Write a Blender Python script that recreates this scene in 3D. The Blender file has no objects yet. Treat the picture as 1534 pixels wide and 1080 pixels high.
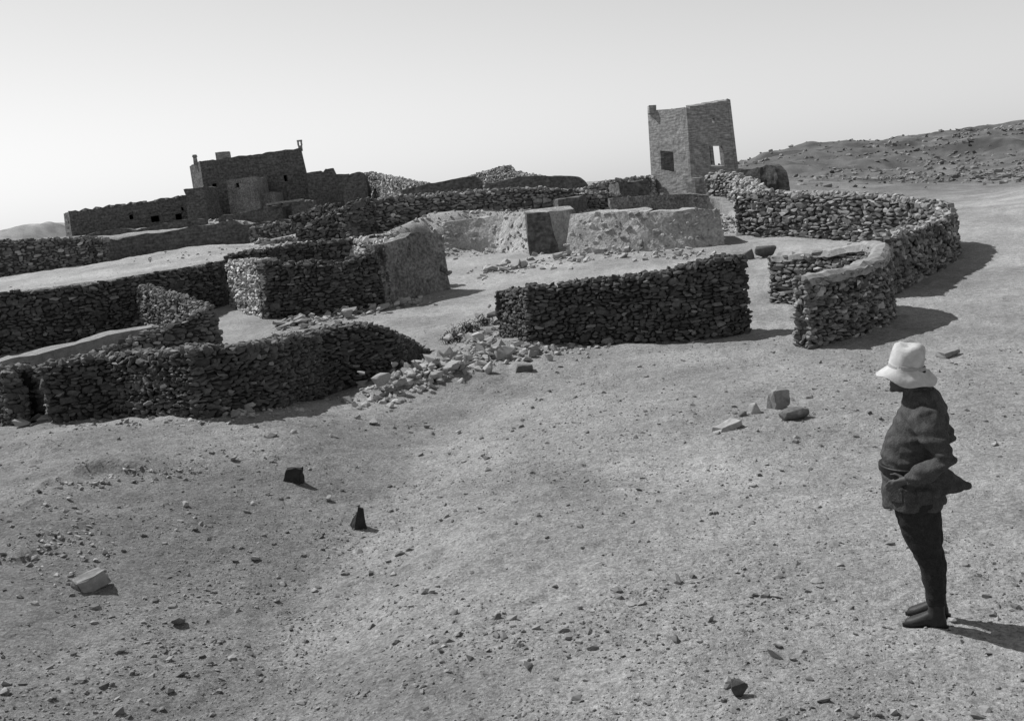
import bpy, bmesh, math, random
import numpy as np
from mathutils import Vector, Matrix, noise as mn

rng = np.random.default_rng(11)
random.seed(11)
scene = bpy.context.scene
COL = scene.collection
rad = math.radians
SKY_POW, SKY_STR, SKY_DUST = 1.0, .094, 0.0

# ------------------------------------------------------------------ camera
FPX, PITCH, ROLL, EYE = 1500.0, rad(9.23), rad(6.0), 2.9
Fw = np.array([0, math.cos(PITCH), -math.sin(PITCH)])
R0 = np.array([1.0, 0, 0]); U0 = np.array([0, math.sin(PITCH), math.cos(PITCH)])
Cx = math.cos(ROLL) * R0 - math.sin(ROLL) * U0
Cy = math.sin(ROLL) * R0 + math.cos(ROLL) * U0
CAM = np.array([0, 0, EYE])
cd = bpy.data.cameras.new('camera'); cam = bpy.data.objects.new('camera', cd); COL.objects.link(cam)
m = Matrix(((Cx[0], Cy[0], -Fw[0], 0), (Cx[1], Cy[1], -Fw[1], 0), (Cx[2], Cy[2], -Fw[2], EYE), (0, 0, 0, 1)))
cam.matrix_world = m
cd.sensor_width = 36; cd.lens = 36 * FPX / 1534; cd.clip_end = 3000; cd.clip_start = .05
scene.camera = cam

def ray(px, py): return Fw + Cx * (px - 767) / FPX - Cy * (py - 540) / FPX
def at(px, py, Y):
    d = ray(px, py); return CAM + d * Y / d[1]
def flat(px, py, z=0):
    d = ray(px, py); return CAM + d * (z - EYE) / d[2]
def projy(x, y, z):
    d = np.array([x, y, z]) - CAM; return 540 - FPX * (d @ Cy) / (d @ Fw)
def ss(a, b, x):
    t = np.clip((np.asarray(x, float) - a) / (b - a), 0, 1); return t * t * (3 - 2 * t)

# ------------------------------------------------------------------ noise
_H = np.random.default_rng(5).random((256, 256))
def vn(x, y, sc, seed=0):
    x = np.asarray(x, float) / sc + seed * 17.3; y = np.asarray(y, float) / sc + seed * 9.7
    xi = np.floor(x); yi = np.floor(y); fx = x - xi; fy = y - yi
    fx = fx * fx * (3 - 2 * fx); fy = fy * fy * (3 - 2 * fy)
    xi = xi.astype(int); yi = yi.astype(int)
    h = lambda a, b: _H[a & 255, b & 255]
    return ((h(xi, yi) * (1 - fx) + h(xi + 1, yi) * fx) * (1 - fy) + (h(xi, yi + 1) * (1 - fx) + h(xi + 1, yi + 1) * fx) * fy) * 2 - 1

# ------------------------------------------------------------------ terrain
gy = [flat(*p) for p in ((740, 560), (690, 620), (610, 720), (540, 830), (480, 980), (440, 1080))]
GY = np.array(sorted([(p[1], p[0]) for p in gy]))
edge = [(-250, 470, 24.5), (10, 470, 25.5), (200, 470, 27), (333, 460, 30), (345, 430, 31.0), (480, 400, 31.5), (560, 385, 33.0), (640, 370, 35.4),
        (720, 375, 36.6), (790, 372, 37.0), (880, 372, 37.0), (1000, 370, 36.4), (1085, 365, 35.6), (1112, 360, 36.5), (1130, 330, 35.0), (1440, 330, 28.5), (1700, 330, 28.5)]
EX = np.array([at(*e)[0] for e in edge]); EY = np.array([e[2] for e in edge])
EW = np.array([.5, .5, .5, .5, .6, 1.0, 2.4, 3.6, 4.0, 3.8, 3.4, 3.4, 3.0, 2.0, 1.5, 8, 10])
EZ = np.array([1.8, 1.8, 1.82, 1.8, 1.8, 1.85, 2.0, 2.5, 2.5, 2.3, 2.05, 1.6, 1.5, 1.3, 1.5, .95, .9])
VX = np.array([at(p, 330, 60)[0] for p in (-300, 100, 330, 700, 900, 1000, 1110, 1300, 1500)])
VZ = np.array([3.2, 3.25, 3.4, 3.3, 3.25, 3.1, 2.3, 1.2, .6])
sky = [(1040, 262), (1115, 247), (1175, 238), (1230, 229), (1262, 221), (1300, 220), (1345, 212), (1385, 208), (1440, 199), (1480, 192), (1534, 187), (1700, 168), (1900, 150)]
KX = np.array([at(a, b, 230)[0] for a, b in sky]); KZ = np.array([at(a, b, 230)[2] for a, b in sky])
HP = [(flat(155, 640), .16, .9), (flat(90, 655), .10, .8), (flat(640, 566), .20, 1.0), (flat(730, 535), .26, 1.1), (flat(585, 585), .08, .7), (flat(110, 715), .10, .8),
      (flat(20, 830), .12, .7)]
SCARP = [(np.array([flat(*p, .36)[:2] for p in ((30, 765), (70, 748), (110, 722), (160, 712), (215, 708), (260, 716))]), .13),
         (np.array([flat(*p, .36)[:2] for p in ((-40, 850), (30, 835), (70, 815), (120, 800))]), .12), (np.array([flat(*p, .36)[:2] for p in ((-40, 935), (20, 925), (50, 900), (100, 880))]), .11)]
def T(x, y, fine=False):
    x = np.asarray(x, float); y = np.asarray(y, float)
    b = .95 * ss(16, 38, y)
    b = b + 1.25 * (1 - ss(.3, 4.6, y)) * (1 - ss(4, 12, np.abs(x)))
    d = x - np.interp(y, GY[:, 0], GY[:, 1])
    win = ss(4.0, 5.5, y) * (1 - ss(13.5, 16.5, y))
    b = b + win * (-.09 * np.exp(-(d / .6) ** 2) + .42 * ss(.3, 4.0, -d) - .10 * np.exp(-((d + .6) / 1.0) ** 2))
    for p, h, r in HP: b = b + h * np.exp(-((x - p[0]) ** 2 + (y - p[1]) ** 2) / (r * r))
    b = b + .05 * vn(x, y, 2.3, 1) + .02 * vn(x, y, .9, 2)
    for sc, hh in SCARP:
        ys = np.interp(x, sc[:, 0], sc[:, 1]) + .16 * vn(x, y * 0, .8, 71) + .05 * vn(x, y, .3, 72)
        b = b + hh * ss(-.05, .12, y - ys) * (1 - ss(.2, 1.1, y - ys)) * ss(sc[0, 0], sc[0, 0] + .3, x) * (1 - ss(sc[-1, 0] - .7, sc[-1, 0], x))
    s = y - np.interp(x, EX, EY)
    zt = np.interp(x, EX, EZ)
    k = ss(0, 1, s / np.interp(x, EX, EW))
    vz = np.interp(x * 60 / np.maximum(y, 20), VX, VZ)
    step2 = ss(49.5, 50.3, y) * (1 - ss(-13, -8, x * 49 / np.maximum(y, 20)))
    rise = np.maximum(ss(40, 58, y) * .9 * ss(-14, -7, x), .85 * step2)
    pl = zt + (vz - zt) * np.clip(rise + (1 - rise) * ss(52, 60, y), 0, 1)
    pl = pl + .10 * vn(x, y, 3.1, 3) * ss(1, 4, s)
    # pale mound on the left terrace
    mp = at(285, 385, 36)
    pl = pl + .55 * np.exp(-((x - mp[0]) / 4.0) ** 2 - ((y - 36.5) / 5) ** 2)
    z = b + (pl - b) * k
    lo_ = np.interp(x, EX, EW) < 5
    z = z + lo_ * k * (1 - k) * .9 * (.35 * vn(x, y, 1.4, 4) + .45 * vn(x, y, .5, 5))
    # far hills
    hz = np.interp(x * 230 / np.maximum(y, 60), KX, KZ, left=2.6)
    r = ss(48, 235, y)
    right = ss(6, 16, x * 50 / np.maximum(y, 20))
    fold = vn(x + .6 * y, y * 1.4, 23, 6) + .6 * vn(x - .3 * y, y * 1.2, 9, 7) + .3 * vn(x, y, 4, 8)
    z = z + right * (r * np.maximum(hz - .6, 0) + (.7 * fold - .9 * np.abs(vn(x + .3 * y, y, 11, 65)) + .3) * ss(62, 110, y) * (1 - ss(190, 230, y)) + .5 * vn(x, y, 8, 9) * ss(200, 230, y))
    hp = at(62, 337, 150)
    q = ((x - hp[0]) / 5.2) ** 2 + ((y - 150) / 14) ** 2
    z = z + (hp[2] - 3.2 + .25 * vn(x, y, 2, 3)) * np.exp(-q * q * .5)
    if fine:
        n = 1 - ss(20, 45, y)
        rough = .55 + .45 * vn(x, y, 3.0, 21)
        z = z + n * (.016 * vn(x, y, .32, 11) + .012 * vn(x, y, .13, 12) * (rough + .4) + .006 * vn(x, y, .06, 13))
        g = np.maximum(0, .5 + .9 * vn(x, y, 2.2, 31) - .3)
        left = 1 - ss(-3.2, -1.2, d)
        z = z + win * left * g * (.05 * vn(x, y, .35, 14) + .03 * vn(x, y, .16, 15))
        z = z + k * (1 - k) * 4 * (np.interp(x, EX, EW) > .9) * lo_ * (.10 * vn(x, y, .30, 61) + .06 * vn(x, y, .14, 62))
        z = z + right * ss(60, 90, y) * (.55 * vn(x, y, 6, 63) + .35 * vn(x, y, 2.6, 64))
        z = z + ss(24, 32, y) * (.03 * vn(x, y, .6, 16) + .02 * vn(x, y, .28, 17)) + ss(60, 100, y) * .3 * vn(x, y, 3.3, 18)
    return z

_ts = np.concatenate([np.linspace(3, 60, 6000), np.linspace(60, 400, 2000)])
def gp(px, py):
    d = ray(px, py); d = d / d[1]
    P = CAM[None] + d[None] * _ts[:, None]
    below = P[:, 2] - T(P[:, 0], P[:, 1])
    i = int(np.argmax(below < 0))
    if not (below < 0).any(): return P[-1]
    a, b = below[i - 1], below[i]; f = a / (a - b)
    return P[i - 1] * (1 - f) + P[i] * f
def ztop(x, y, ty):
    lo, hi = -3.0, 14.0
    for _ in range(40):
        mid = (lo + hi) / 2
        if projy(x, y, mid) > ty: lo = mid
        else: hi = mid
    return lo

# ------------------------------------------------------------------ materials
def mat(name, base, var=.35, scale=6, rough=.95, bump=.4, bscale=30, tone=False, detail=8, bdist=.02, extra=None, coord='Object'):
    M = bpy.data.materials.new(name); M.use_nodes = True
    nt = M.node_tree; N = nt.nodes; L = nt.links
    bs = N['Principled BSDF']; bs.inputs['Roughness'].default_value = rough
    bs.inputs['Specular IOR Level'].default_value = .15
    tc = N.new('ShaderNodeTexCoord')
    n1 = N.new('ShaderNodeTexNoise'); n1.inputs['Scale'].default_value = scale; n1.inputs['Detail'].default_value = detail; n1.inputs['Roughness'].default_value = .65
    L.new(tc.outputs[coord], n1.inputs['Vector'])
    mr = N.new('ShaderNodeMapRange'); mr.inputs['From Min'].default_value = .25; mr.inputs['From Max'].default_value = .75
    mr.inputs['To Min'].default_value = base * (1 - var); mr.inputs['To Max'].default_value = base * (1 + var)
    L.new(n1.outputs['Fac'], mr.inputs['Value'])
    val = mr.outputs['Result']
    if tone:
        at_ = N.new('ShaderNodeAttribute'); at_.attribute_name = 'tone'
        mu = N.new('ShaderNodeMath'); mu.operation = 'MULTIPLY'
        L.new(val, mu.inputs[0]); L.new(at_.outputs['Fac'], mu.inputs[1]); val = mu.outputs[0]
    if extra: val = extra(N, L, tc, val)
    cc = N.new('ShaderNodeCombineColor')
    for i in range(3): L.new(val, cc.inputs[i])
    L.new(cc.outputs[0], bs.inputs['Base Color'])
    if bump:
        n2 = N.new('ShaderNodeTexNoise'); n2.inputs['Scale'].default_value = bscale; n2.inputs['Detail'].default_value = 10; n2.inputs['Roughness'].default_value = .7
        L.new(tc.outputs[coord], n2.inputs['Vector'])
        bp = N.new('ShaderNodeBump'); bp.inputs['Strength'].default_value = bump; bp.inputs['Distance'].default_value = bdist
        L.new(n2.outputs['Fac'], bp.inputs['Height']); L.new(bp.outputs['Normal'], bs.inputs['Normal'])
    return M

def mulnoise(scale, lo, hi, fmin=.35, fmax=.65, stretch=None):
    def f(N, L, tc, val):
        n = N.new('ShaderNodeTexNoise'); n.inputs['Scale'].default_value = scale; n.inputs['Detail'].default_value = 5
        src = tc.outputs['Object']
        if stretch:
            mp = N.new('ShaderNodeMapping'); mp.inputs['Scale'].default_value = stretch; L.new(src, mp.inputs['Vector']); src = mp.outputs[0]
        L.new(src, n.inputs['Vector'])
        r = N.new('ShaderNodeMapRange'); r.inputs['From Min'].default_value = fmin; r.inputs['From Max'].default_value = fmax
        r.inputs['To Min'].default_value = lo; r.inputs['To Max'].default_value = hi
        L.new(n.outputs['Fac'], r.inputs['Value'])
        mu = N.new('ShaderNodeMath'); mu.operation = 'MULTIPLY'; L.new(val, mu.inputs[0]); L.new(r.outputs[0], mu.inputs[1])
        return mu.outputs[0]
    return f
def chain(*fs):
    def f(N, L, tc, val):
        for g in fs: val = g(N, L, tc, val)
        return val
    return f

SOIL = mat('dry_soil', .265, .34, 9, bump=.9, bscale=22, bdist=.05, tone=True, extra=chain(mulnoise(.55, .82, 1.12), mulnoise(38, .68, 1.3, .32, .68), mulnoise(110, .8, 1.18, .3, .7)))
DSTONE = mat('dark_fieldstone', .075, .45, 14, bump=.5, bscale=26, tone=True)
MSTONE = mat('grey_fieldstone', .15, .4, 9, bump=.5, bscale=18, tone=True)
PSTONE = mat('pale_fieldstone', .33, .35, 12, bump=.5, bscale=24, tone=True)
MUD = mat('mud_brick', .10, .3, 5, bump=.7, bscale=9, bdist=.06, extra=chain(mulnoise(2.2, .75, 1.25, stretch=(1, 1, 5)), mulnoise(8, .65, 1.3, .35, .65)))
TOWERM = mat('tower_masonry', .24, .35, 8, bump=.7, bscale=10, bdist=.03, extra=chain(mulnoise(2.6, .75, 1.25, stretch=(1, 1, 6)), mulnoise(5, .7, 1.2, .35, .65, stretch=(.6, .6, 3))))
PLASTER = mat('mud_plaster', .18, .45, 7, bump=1.0, bscale=9, bdist=.07, tone=True, extra=chain(mulnoise(1.2, .75, 1.25), mulnoise(14, .7, 1.2, .35, .6)))
PALEPL = mat('pale_mud_plaster', .24, .4, 7, bump=1.0, bscale=9, bdist=.06, tone=True)
BANKPL = mat('pale_earth_render', .36, .35, 5, bump=1.0, bscale=7, bdist=.09, tone=True, extra=chain(mulnoise(1.1, .8, 1.15), mulnoise(16, .75, 1.15, .35, .6)))
WOOD = mat('weathered_beam', .30, .3, 12)
SCRUB = mat('dry_scrub', .05, .4, 20, bump=0, tone=True)
TWIG = mat('dry_twig', .07, .3, 20, bump=0)

# ------------------------------------------------------------------ object helpers
def link(name, me, mt=None, parent=None, loc=None):
    o = bpy.data.objects.new(name, me); COL.objects.link(o)
    if mt is not None and not me.materials: me.materials.append(mt)
    if parent is not None: o.parent = parent
    if loc is not None: o.location = loc
    return o
def tag(o, label=None, cat=None, group=None, kind=None):
    if label: o['label'] = label
    if cat: o['category'] = cat
    if group: o['group'] = group
    o['kind'] = kind or 'thing'
    return o
def tag_or_part(o, parent, label, cat, group):
    if parent is None: tag(o, label, cat, group)
def empty(name, loc):
    o = bpy.data.objects.new(name, None); COL.objects.link(o); o.location = [float(v) for v in loc]; o.empty_display_size = .2; return o
def npmesh(name, V, F, tone=None, smooth=False):
    """V (n,3); F list of arrays (k,nverts)"""
    me = bpy.data.meshes.new(name)
    V = np.asarray(V, np.float32)
    me.vertices.add(len(V)); me.vertices.foreach_set('co', V.ravel())
    Fs = [np.asarray(f, np.int32) for f in F if len(f)]
    loops = np.concatenate([f.ravel() for f in Fs]); tot = np.concatenate([np.full(len(f), f.shape[1], np.int32) for f in Fs])
    st = np.concatenate([[0], np.cumsum(tot)[:-1]]).astype(np.int32)
    me.loops.add(len(loops)); me.loops.foreach_set('vertex_index', loops)
    me.polygons.add(len(tot)); me.polygons.foreach_set('loop_start', st)
    me.update(calc_edges=True); me.validate()
    me.polygons.foreach_set('use_smooth', np.full(len(me.polygons), smooth))
    if tone is not None:
        a = me.attributes.new('tone', 'FLOAT', 'POINT'); a.data.foreach_set('value', np.asarray(tone, np.float32))
    me.update()
    return me

def hull(seed, n=15, flatn=1.0, box=.6):
    r = np.random.default_rng(seed)
    p = r.normal(size=(n, 3)); p /= np.linalg.norm(p, axis=1)[:, None]
    p = p / (np.max(np.abs(p), axis=1)[:, None] ** box)
    p *= r.uniform(.82, 1.0, (n, 1))
    bm = bmesh.new()
    for q in p: bm.verts.new(q)
    res = bmesh.ops.convex_hull(bm, input=bm.verts)
    bmesh.ops.delete(bm, geom=[g for g in res['geom_interior'] if isinstance(g, bmesh.types.BMVert)], context='VERTS')
    bmesh.ops.triangulate(bm, faces=bm.faces)
    bmesh.ops.recalc_face_normals(bm, faces=bm.faces)
    bm.verts.index_update()
    V = np.array([v.co[:] for v in bm.verts]); Fc = np.array([[v.index for v in f.verts] for f in bm.faces]); bm.free()
    V /= np.abs(V).max(axis=0)
    return V, Fc
HULLS = [hull(100 + i, 14 + i % 5, box=.75) for i in range(28)]
PEBS = [hull(300 + i, 13, box=.4) for i in range(12)]

class Stones:
    def __init__(s): s.c = []; s.M = []; s.t = []
    def add(s, c, ax, ay, az, sc, tone, jit=.12):
        # ax, ay, az unit axes; sc half sizes
        a = rng.normal(0, jit, 3)
        Rm = np.array(Matrix.Rotation(a[0], 3, 'X') @ Matrix.Rotation(a[1], 3, 'Y') @ Matrix.Rotation(a[2], 3, 'Z'))
        B = np.stack([ax, ay, az], 1) @ Rm @ np.diag(sc)
        s.c.append(c); s.M.append(B); s.t.append(tone)
    def arrays(s, lib=HULLS):
        Vs, Fs, Ts = [], [], []; off = 0
        k = rng.integers(0, len(lib), len(s.c)); C = np.array(s.c); Ms = np.array(s.M); Tn = np.array(s.t)
        for j in range(len(lib)):
            idx = np.nonzero(k == j)[0]
            if not len(idx): continue
            V, Fc = lib[j]
            P = np.einsum('nij,vj->nvi', Ms[idx], V) + C[idx][:, None]
            n, v = P.shape[:2]
            Vs.append(P.reshape(-1, 3)); Fs.append((Fc[None] + (np.arange(n) * v)[:, None, None] + off).reshape(-1, 3))
            Ts.append(np.repeat(Tn[idx], v)); off += n * v
        return np.concatenate(Vs), np.concatenate(Fs), np.concatenate(Ts)

def nodes3(nodes):
    out = []
    for n in nodes:
        if n[0] == 'g':
            P = gp(n[1], n[2]); out.append((P[0], P[1], P[2], ztop(P[0], P[1], n[3])))
        elif n[0] == 'y':
            P = at(n[1], n[2], n[3]); zb = n[4] if len(n) > 4 else float(T(P[0], P[1])); out.append((P[0], P[1], zb, P[2]))
        else: out.append(n[1:])
    return np.array(out)

def resample(P, step, smooth=0):
    d = np.r_[0, np.cumsum(np.hypot(np.diff(P[:, 0]), np.diff(P[:, 1])))]
    n = max(2, int(d[-1] / step)); s = np.linspace(0, d[-1], n + 1)
    Q = np.stack([np.interp(s, d, P[:, i]) for i in range(4)], 1)
    for _ in range(smooth):
        Q[1:-1] = (Q[:-2] + 2 * Q[1:-1] + Q[2:]) / 4
    return s, Q

def wall(name, label, nodes, th=.55, size=.15, side=1, mt=None, rag=.06, batter=.10, tones=(.6, 1.5), stone=True, smooth=2, cat='stone wall',
         back=True, ends=(True, True), parent=None, toptone=1.0, sink=.2, topjit=.3, group=None, topstones=True, pale=.13, coping=0, emb=0):
    P = nodes3(nodes) if not isinstance(nodes, np.ndarray) else nodes
    s, Q = resample(P, min(.25, size * 1.0) if stone else .15, smooth)
    t = np.gradient(Q[:, :2], axis=0); t /= np.linalg.norm(t, axis=1)[:, None] + 1e-9
    n = np.stack([-t[:, 1], t[:, 0]], 1) * side
    sd = abs(hash(label)) % 997 if False else sum(ord(c) for c in label) % 997
    zt = Q[:, 3] + rag * (vn(s, s * 0, .9, sd) * .6 + vn(s, s * 0, .35, sd + 3) * .5)
    zb = Q[:, 2] - sink
    loc = np.array([Q[:, 0].mean(), Q[:, 1].mean(), Q[:, 2].min()])
    hgt = np.maximum(zt - zb, .05)
    # core
    ins = .05 if stone else 0
    rows = []
    nr = 2 if stone else max(3, int(hgt.max() / .18))
    def pt(off, z): return np.stack([Q[:, 0] + n[:, 0] * off, Q[:, 1] + n[:, 1] * off, z], 1)
    fr = np.linspace(0, 1, nr)
    for f in fr: rows.append(pt(ins + batter * f, zb + hgt * f - ins * (f == 1)))
    nb = 2 if stone else 4
    for f in np.linspace(0, 1, nb)[1:-1]: rows.append(pt(batter + (th - 2 * batter) * f, zt))
    for f in fr[::-1]: rows.append(pt(th - ins - batter * f, zb + hgt * f - ins * (f == 1)))
    G = np.array(rows); R, Cn = G.shape[:2]
    V = G.reshape(-1, 3).copy()
    if not stone:
        for i in range(len(V)):
            q = Vector(V[i]); a = mn.noise_vector(q * 1.3) * .05 + mn.noise_vector(q * 4.0) * .03 + mn.noise_vector(q * 9) * .012
            V[i] += np.array(a) * np.array([1, 1, .8])
    idx = np.arange(R * Cn).reshape(R, Cn)
    F4 = np.stack([idx[:-1, :-1], idx[:-1, 1:], idx[1:, 1:], idx[1:, :-1]], -1).reshape(-1, 4)
    if side < 0: F4 = F4[:, ::-1]
    caps = []
    for cidx in (0, Cn - 1):
        a = list(idx[:, cidx])
        while len(a) > 3:
            caps.append([a[0], a[1], a[-2], a[-1]]); a = a[1:-1]
        if len(a) == 3: pass
    Fc = np.array(caps) if caps else np.zeros((0, 4), int)
    if not stone:
        parts_F = [F4, Fc]; tn = [np.ones(len(V))]
        if emb:
            S = Stones(); L = s[-1]
            for _ in range(int(emb * L)):
                xc = rng.uniform(0, L); i_ = int(np.argmin(np.abs(s - xc))); hh = hgt[i_] * rng.random(); r_ = .03 + .09 * rng.random() ** 2
                c = np.r_[Q[i_, :2] + n[i_] * (batter * hh / hgt[i_] + .012), zb[i_] + hh]
                S.add(c, np.r_[t[i_], 0], np.r_[n[i_], 0], np.array([0, 0, 1.0]), (r_ * rng.uniform(.8, 1.6), r_ * .6, r_ * rng.uniform(.5, .9)), rng.uniform(.6, 1.3), .3)
            SV, SF, ST = S.arrays(); parts_F.append(SF + len(V)); tn.append(ST); V = np.concatenate([V, SV])
        me = npmesh(name, V - loc, parts_F, np.concatenate(tn), smooth=False)
        o = link(name, me, mt or PLASTER, parent, loc if parent is None else loc - np.array(parent.location))
        tag_or_part(o, parent, label, cat, group)
        return o
    S = Stones(); L = s[-1]; up = np.array([0, 0, 1.0])
    def face(offset_fn, nsign, sz, s0=0, s1=L):
        h = 0.0
        hm = hgt.max()
        while h < hm + sz * .3:
            ch = sz * rng.uniform(.36, .85)
            x = s0 - rng.uniform(0, sz)
            while x < s1:
                big = rng.random() < .07
                ln = sz * rng.uniform(.6, 2.1) * (1.5 if big else 1)
                xc = np.clip(x + ln / 2, s0, s1); x += ln
                H = np.interp(xc, s, hgt)
                hh = h + ch * .5 + rng.normal(0, sz * .1)
                if hh > H - ch * .15: continue
                q = np.array([np.interp(xc, s, Q[:, 0]), np.interp(xc, s, Q[:, 1])])
                nn = np.array([np.interp(xc, s, n[:, 0]), np.interp(xc, s, n[:, 1])]); nn /= np.linalg.norm(nn) + 1e-9
                tt = np.array([nn[1], -nn[0]]) * side
                off = offset_fn(hh / H)
                dp = sz * rng.uniform(.45, .8)
                c = np.r_[q + nn * (off + nsign * (dp * .5 - rng.uniform(.0, .07) * (sz / .15))), np.interp(xc, s, zb) + hh]
                r_ = rng.random()
                tone = rng.uniform(*tones) * (rng.uniform(1.5, 2.4) if r_ < pale else 1)
                S.add(c, np.r_[tt, 0], np.r_[nn, 0], up, (ln * .51, dp * .55 + .02, ch * (.95 if big else rng.uniform(.46, .60))), tone, .15)
            h += ch * .92
    face(lambda f: batter * f, 1, size)
    if back: face(lambda f: th - batter * f, -1, size * 1.25)
    # top
    wt = th - 2 * batter
    x = 0
    while x < L and topstones:
        ln = size * rng.uniform(.6, 1.5)
        xc = x + ln / 2; x += ln * .8
        if xc > L: break
        k = max(1, int(wt / (size * 1.0)))
        for j in range(k + 1):
            off = batter + wt * (j + rng.uniform(.1, .6)) / (k + .6)
            q = np.array([np.interp(xc, s, Q[:, 0]), np.interp(xc, s, Q[:, 1])]); nn = np.array([np.interp(xc, s, n[:, 0]), np.interp(xc, s, n[:, 1])]); nn /= np.linalg.norm(nn) + 1e-9
            tt = np.array([nn[1], -nn[0]]) * side
            hh = size * rng.uniform(.25, .6)
            c = np.r_[q + nn * off, np.interp(xc, s, zt) + rng.uniform(-.06, .03 + topjit * .08) * (size / .15)]
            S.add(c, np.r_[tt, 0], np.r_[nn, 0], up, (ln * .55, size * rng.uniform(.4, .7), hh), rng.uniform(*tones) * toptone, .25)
    for e, on in zip((0, len(s) - 1), ends):
        if not on: continue
        h = 0
        dirn = -t[e] if e == 0 else t[e]
        while h < hgt[e] - size * .2:
            ch = size * rng.uniform(.55, 1.0); w = -rng.uniform(0, size * .5)
            while w < th:
                ln = size * rng.uniform(.8, 1.8); wc = np.clip(w + ln / 2, .06, th - .06); w += ln
                c = np.r_[Q[e, :2] + n[e] * wc + dirn * rng.uniform(-.04, .04), zb[e] + h + ch / 2]
                S.add(c, np.r_[n[e], 0], np.r_[dirn, 0], up, (ln * .52, size * rng.uniform(.4, .6), ch * .57), rng.uniform(*tones), .14)
            h += ch * .92
    SV, SF, ST = S.arrays()
    nv = len(V)
    parts_V = [V, SV]; parts_F = [F4, Fc, SF + nv]; tn = [np.full(nv, .45), ST]
    if coping:
        prof = [(batter - .05, -.10), (batter - .03, .02), (th * .3, .07), (th * .7, .07), (th - batter + .03, .02), (th - batter + .05, -.10)]
        G2 = np.array([pt(o_, zt + dz) for o_, dz in prof]); G2[..., 2] += .03 * vn(G2[..., 0], G2[..., 1], .16, 77) - .02; G2[..., :2] += (.03 * vn(G2[..., 0], G2[..., 1] + G2[..., 2], .3, 78))[..., None]
        i2 = np.arange(G2.shape[0] * Cn).reshape(G2.shape[0], Cn) + nv + len(SV)
        f2 = np.stack([i2[:-1, :-1], i2[:-1, 1:], i2[1:, 1:], i2[1:, :-1]], -1).reshape(-1, 4)
        parts_V.append(G2.reshape(-1, 3)); parts_F.append(f2); tn.append(np.full(G2.shape[0] * Cn, float(coping)))
    V = np.concatenate(parts_V); tone = np.concatenate(tn)
    me = npmesh(name, V - loc, parts_F, tone)
    o = link(name, me, mt or DSTONE, parent, loc if parent is None else loc - np.array(parent.location))
    tag_or_part(o, parent, label, cat, group)
    return o

# ------------------------------------------------------------------ masonry panels
def panel(bm, p00, p10, p11, p01, inward, thick, openings=(), nu=14, nv=8, rag=0.0, seed=0, jit=.02):
    """wall panel with a thickness; corner points bottom-left, bottom-right, top-right, top-left; openings (u0,u1,v0,v1)"""
    p00, p10, p11, p01 = [np.array(p, float) for p in (p00, p10, p11, p01)]
    us = set(np.linspace(0, 1, nu + 1).round(5)); vs = set(np.linspace(0, 1, nv + 1).round(5))
    for o in openings:
        us |= {round(o[0], 5), round(o[1], 5)}; vs |= {round(o[2], 5), round(o[3], 5)}
        us = {u for u in us if not (o[0] < u < o[1])}; 
    us = sorted(us); vs = sorted(vs)
    r = np.random.default_rng(seed)
    topj = {u: rag * (r.random() - .6) for u in us}
    inward = np.array(inward, float)
    outer, inner = {}, {}
    for i, u in enumerate(us):
        for j, v in enumerate(vs):
            p = (p00 * (1 - u) + p10 * u) * (1 - v) + (p01 * (1 - u) + p11 * u) * v
            p = p + np.array([0, 0, topj[u] * v ** 3])
            edge_ = u in (0, 1)
            q = p.copy()
            if not edge_: q = q + inward * r.normal(0, jit)
            outer[i, j] = bm.verts.new(q); inner[i, j] = bm.verts.new(p + inward * thick)
    def hole(i, j):
        um, vm = (us[i] + us[i + 1]) / 2, (vs[j] + vs[j + 1]) / 2
        return any(o[0] < um < o[1] and o[2] < vm < o[3] for o in openings)
    nI, nJ = len(us) - 1, len(vs) - 1
    for i in range(nI):
        for j in range(nJ):
            if hole(i, j): continue
            bm.faces.new((outer[i, j], outer[i + 1, j], outer[i + 1, j + 1], outer[i, j + 1]))
            bm.faces.new((inner[i, j], inner[i, j + 1], inner[i + 1, j + 1], inner[i + 1, j]))
            for (a, b, ni, nj) in (((i, j), (i, j + 1), i - 1, j), ((i + 1, j), (i + 1, j + 1), i + 1, j), ((i, j), (i + 1, j), i, j - 1), ((i, j + 1), (i + 1, j + 1), i, j + 1)):
                if not (0 <= ni < nI and 0 <= nj < nJ) or hole(ni, nj):
                    bm.faces.new((outer[a], outer[b], inner[b], inner[a]))
def bm_obj(name, bm, mt, parent=None, loc=(0, 0, 0), smooth=False, bev=0):
    bmesh.ops.recalc_face_normals(bm, faces=bm.faces)
    if bev: bmesh.ops.bevel(bm, geom=list(bm.edges), offset=bev, segments=2, affect='EDGES', profile=.6)
    me = bpy.data.meshes.new(name)
    off = Vector([float(v) for v in loc]) + (parent.location if parent is not None and parent.parent is None else Vector())
    bm.transform(Matrix.Translation(-off)); bm.to_mesh(me); bm.free()
    for p in me.polygons: p.use_smooth = smooth
    a = me.attributes.new('tone', 'FLOAT', 'POINT'); a.data.foreach_set('value', np.ones(len(me.vertices), np.float32))
    o = link(name, me, mt, parent, Vector([float(v) for v in loc])); return o
def bmbox(bm, pts8):
    v = [bm.verts.new([float(c) for c in p]) for p in pts8]
    for f in ((0, 1, 2, 3), (7, 6, 5, 4), (0, 4, 5, 1), (1, 5, 6, 2), (2, 6, 7, 3), (3, 7, 4, 0)): bm.faces.new([v[i] for i in f])
def obox(bm, c, ax, ay, hx, hy, z0, z1, taper=1.0):
    c = np.array(c[:2], float); ax = np.array(ax[:2], float); ay = np.array(ay[:2], float)
    P = []
    for z, k in ((z0, 1.0), (z1, taper)):
        for sx, sy in ((-1, -1), (1, -1), (1, 1), (-1, 1)):
            q = c + ax * hx * sx * k + ay * hy * sy * k; P.append((q[0], q[1], z))
    bmbox(bm, P)
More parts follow.
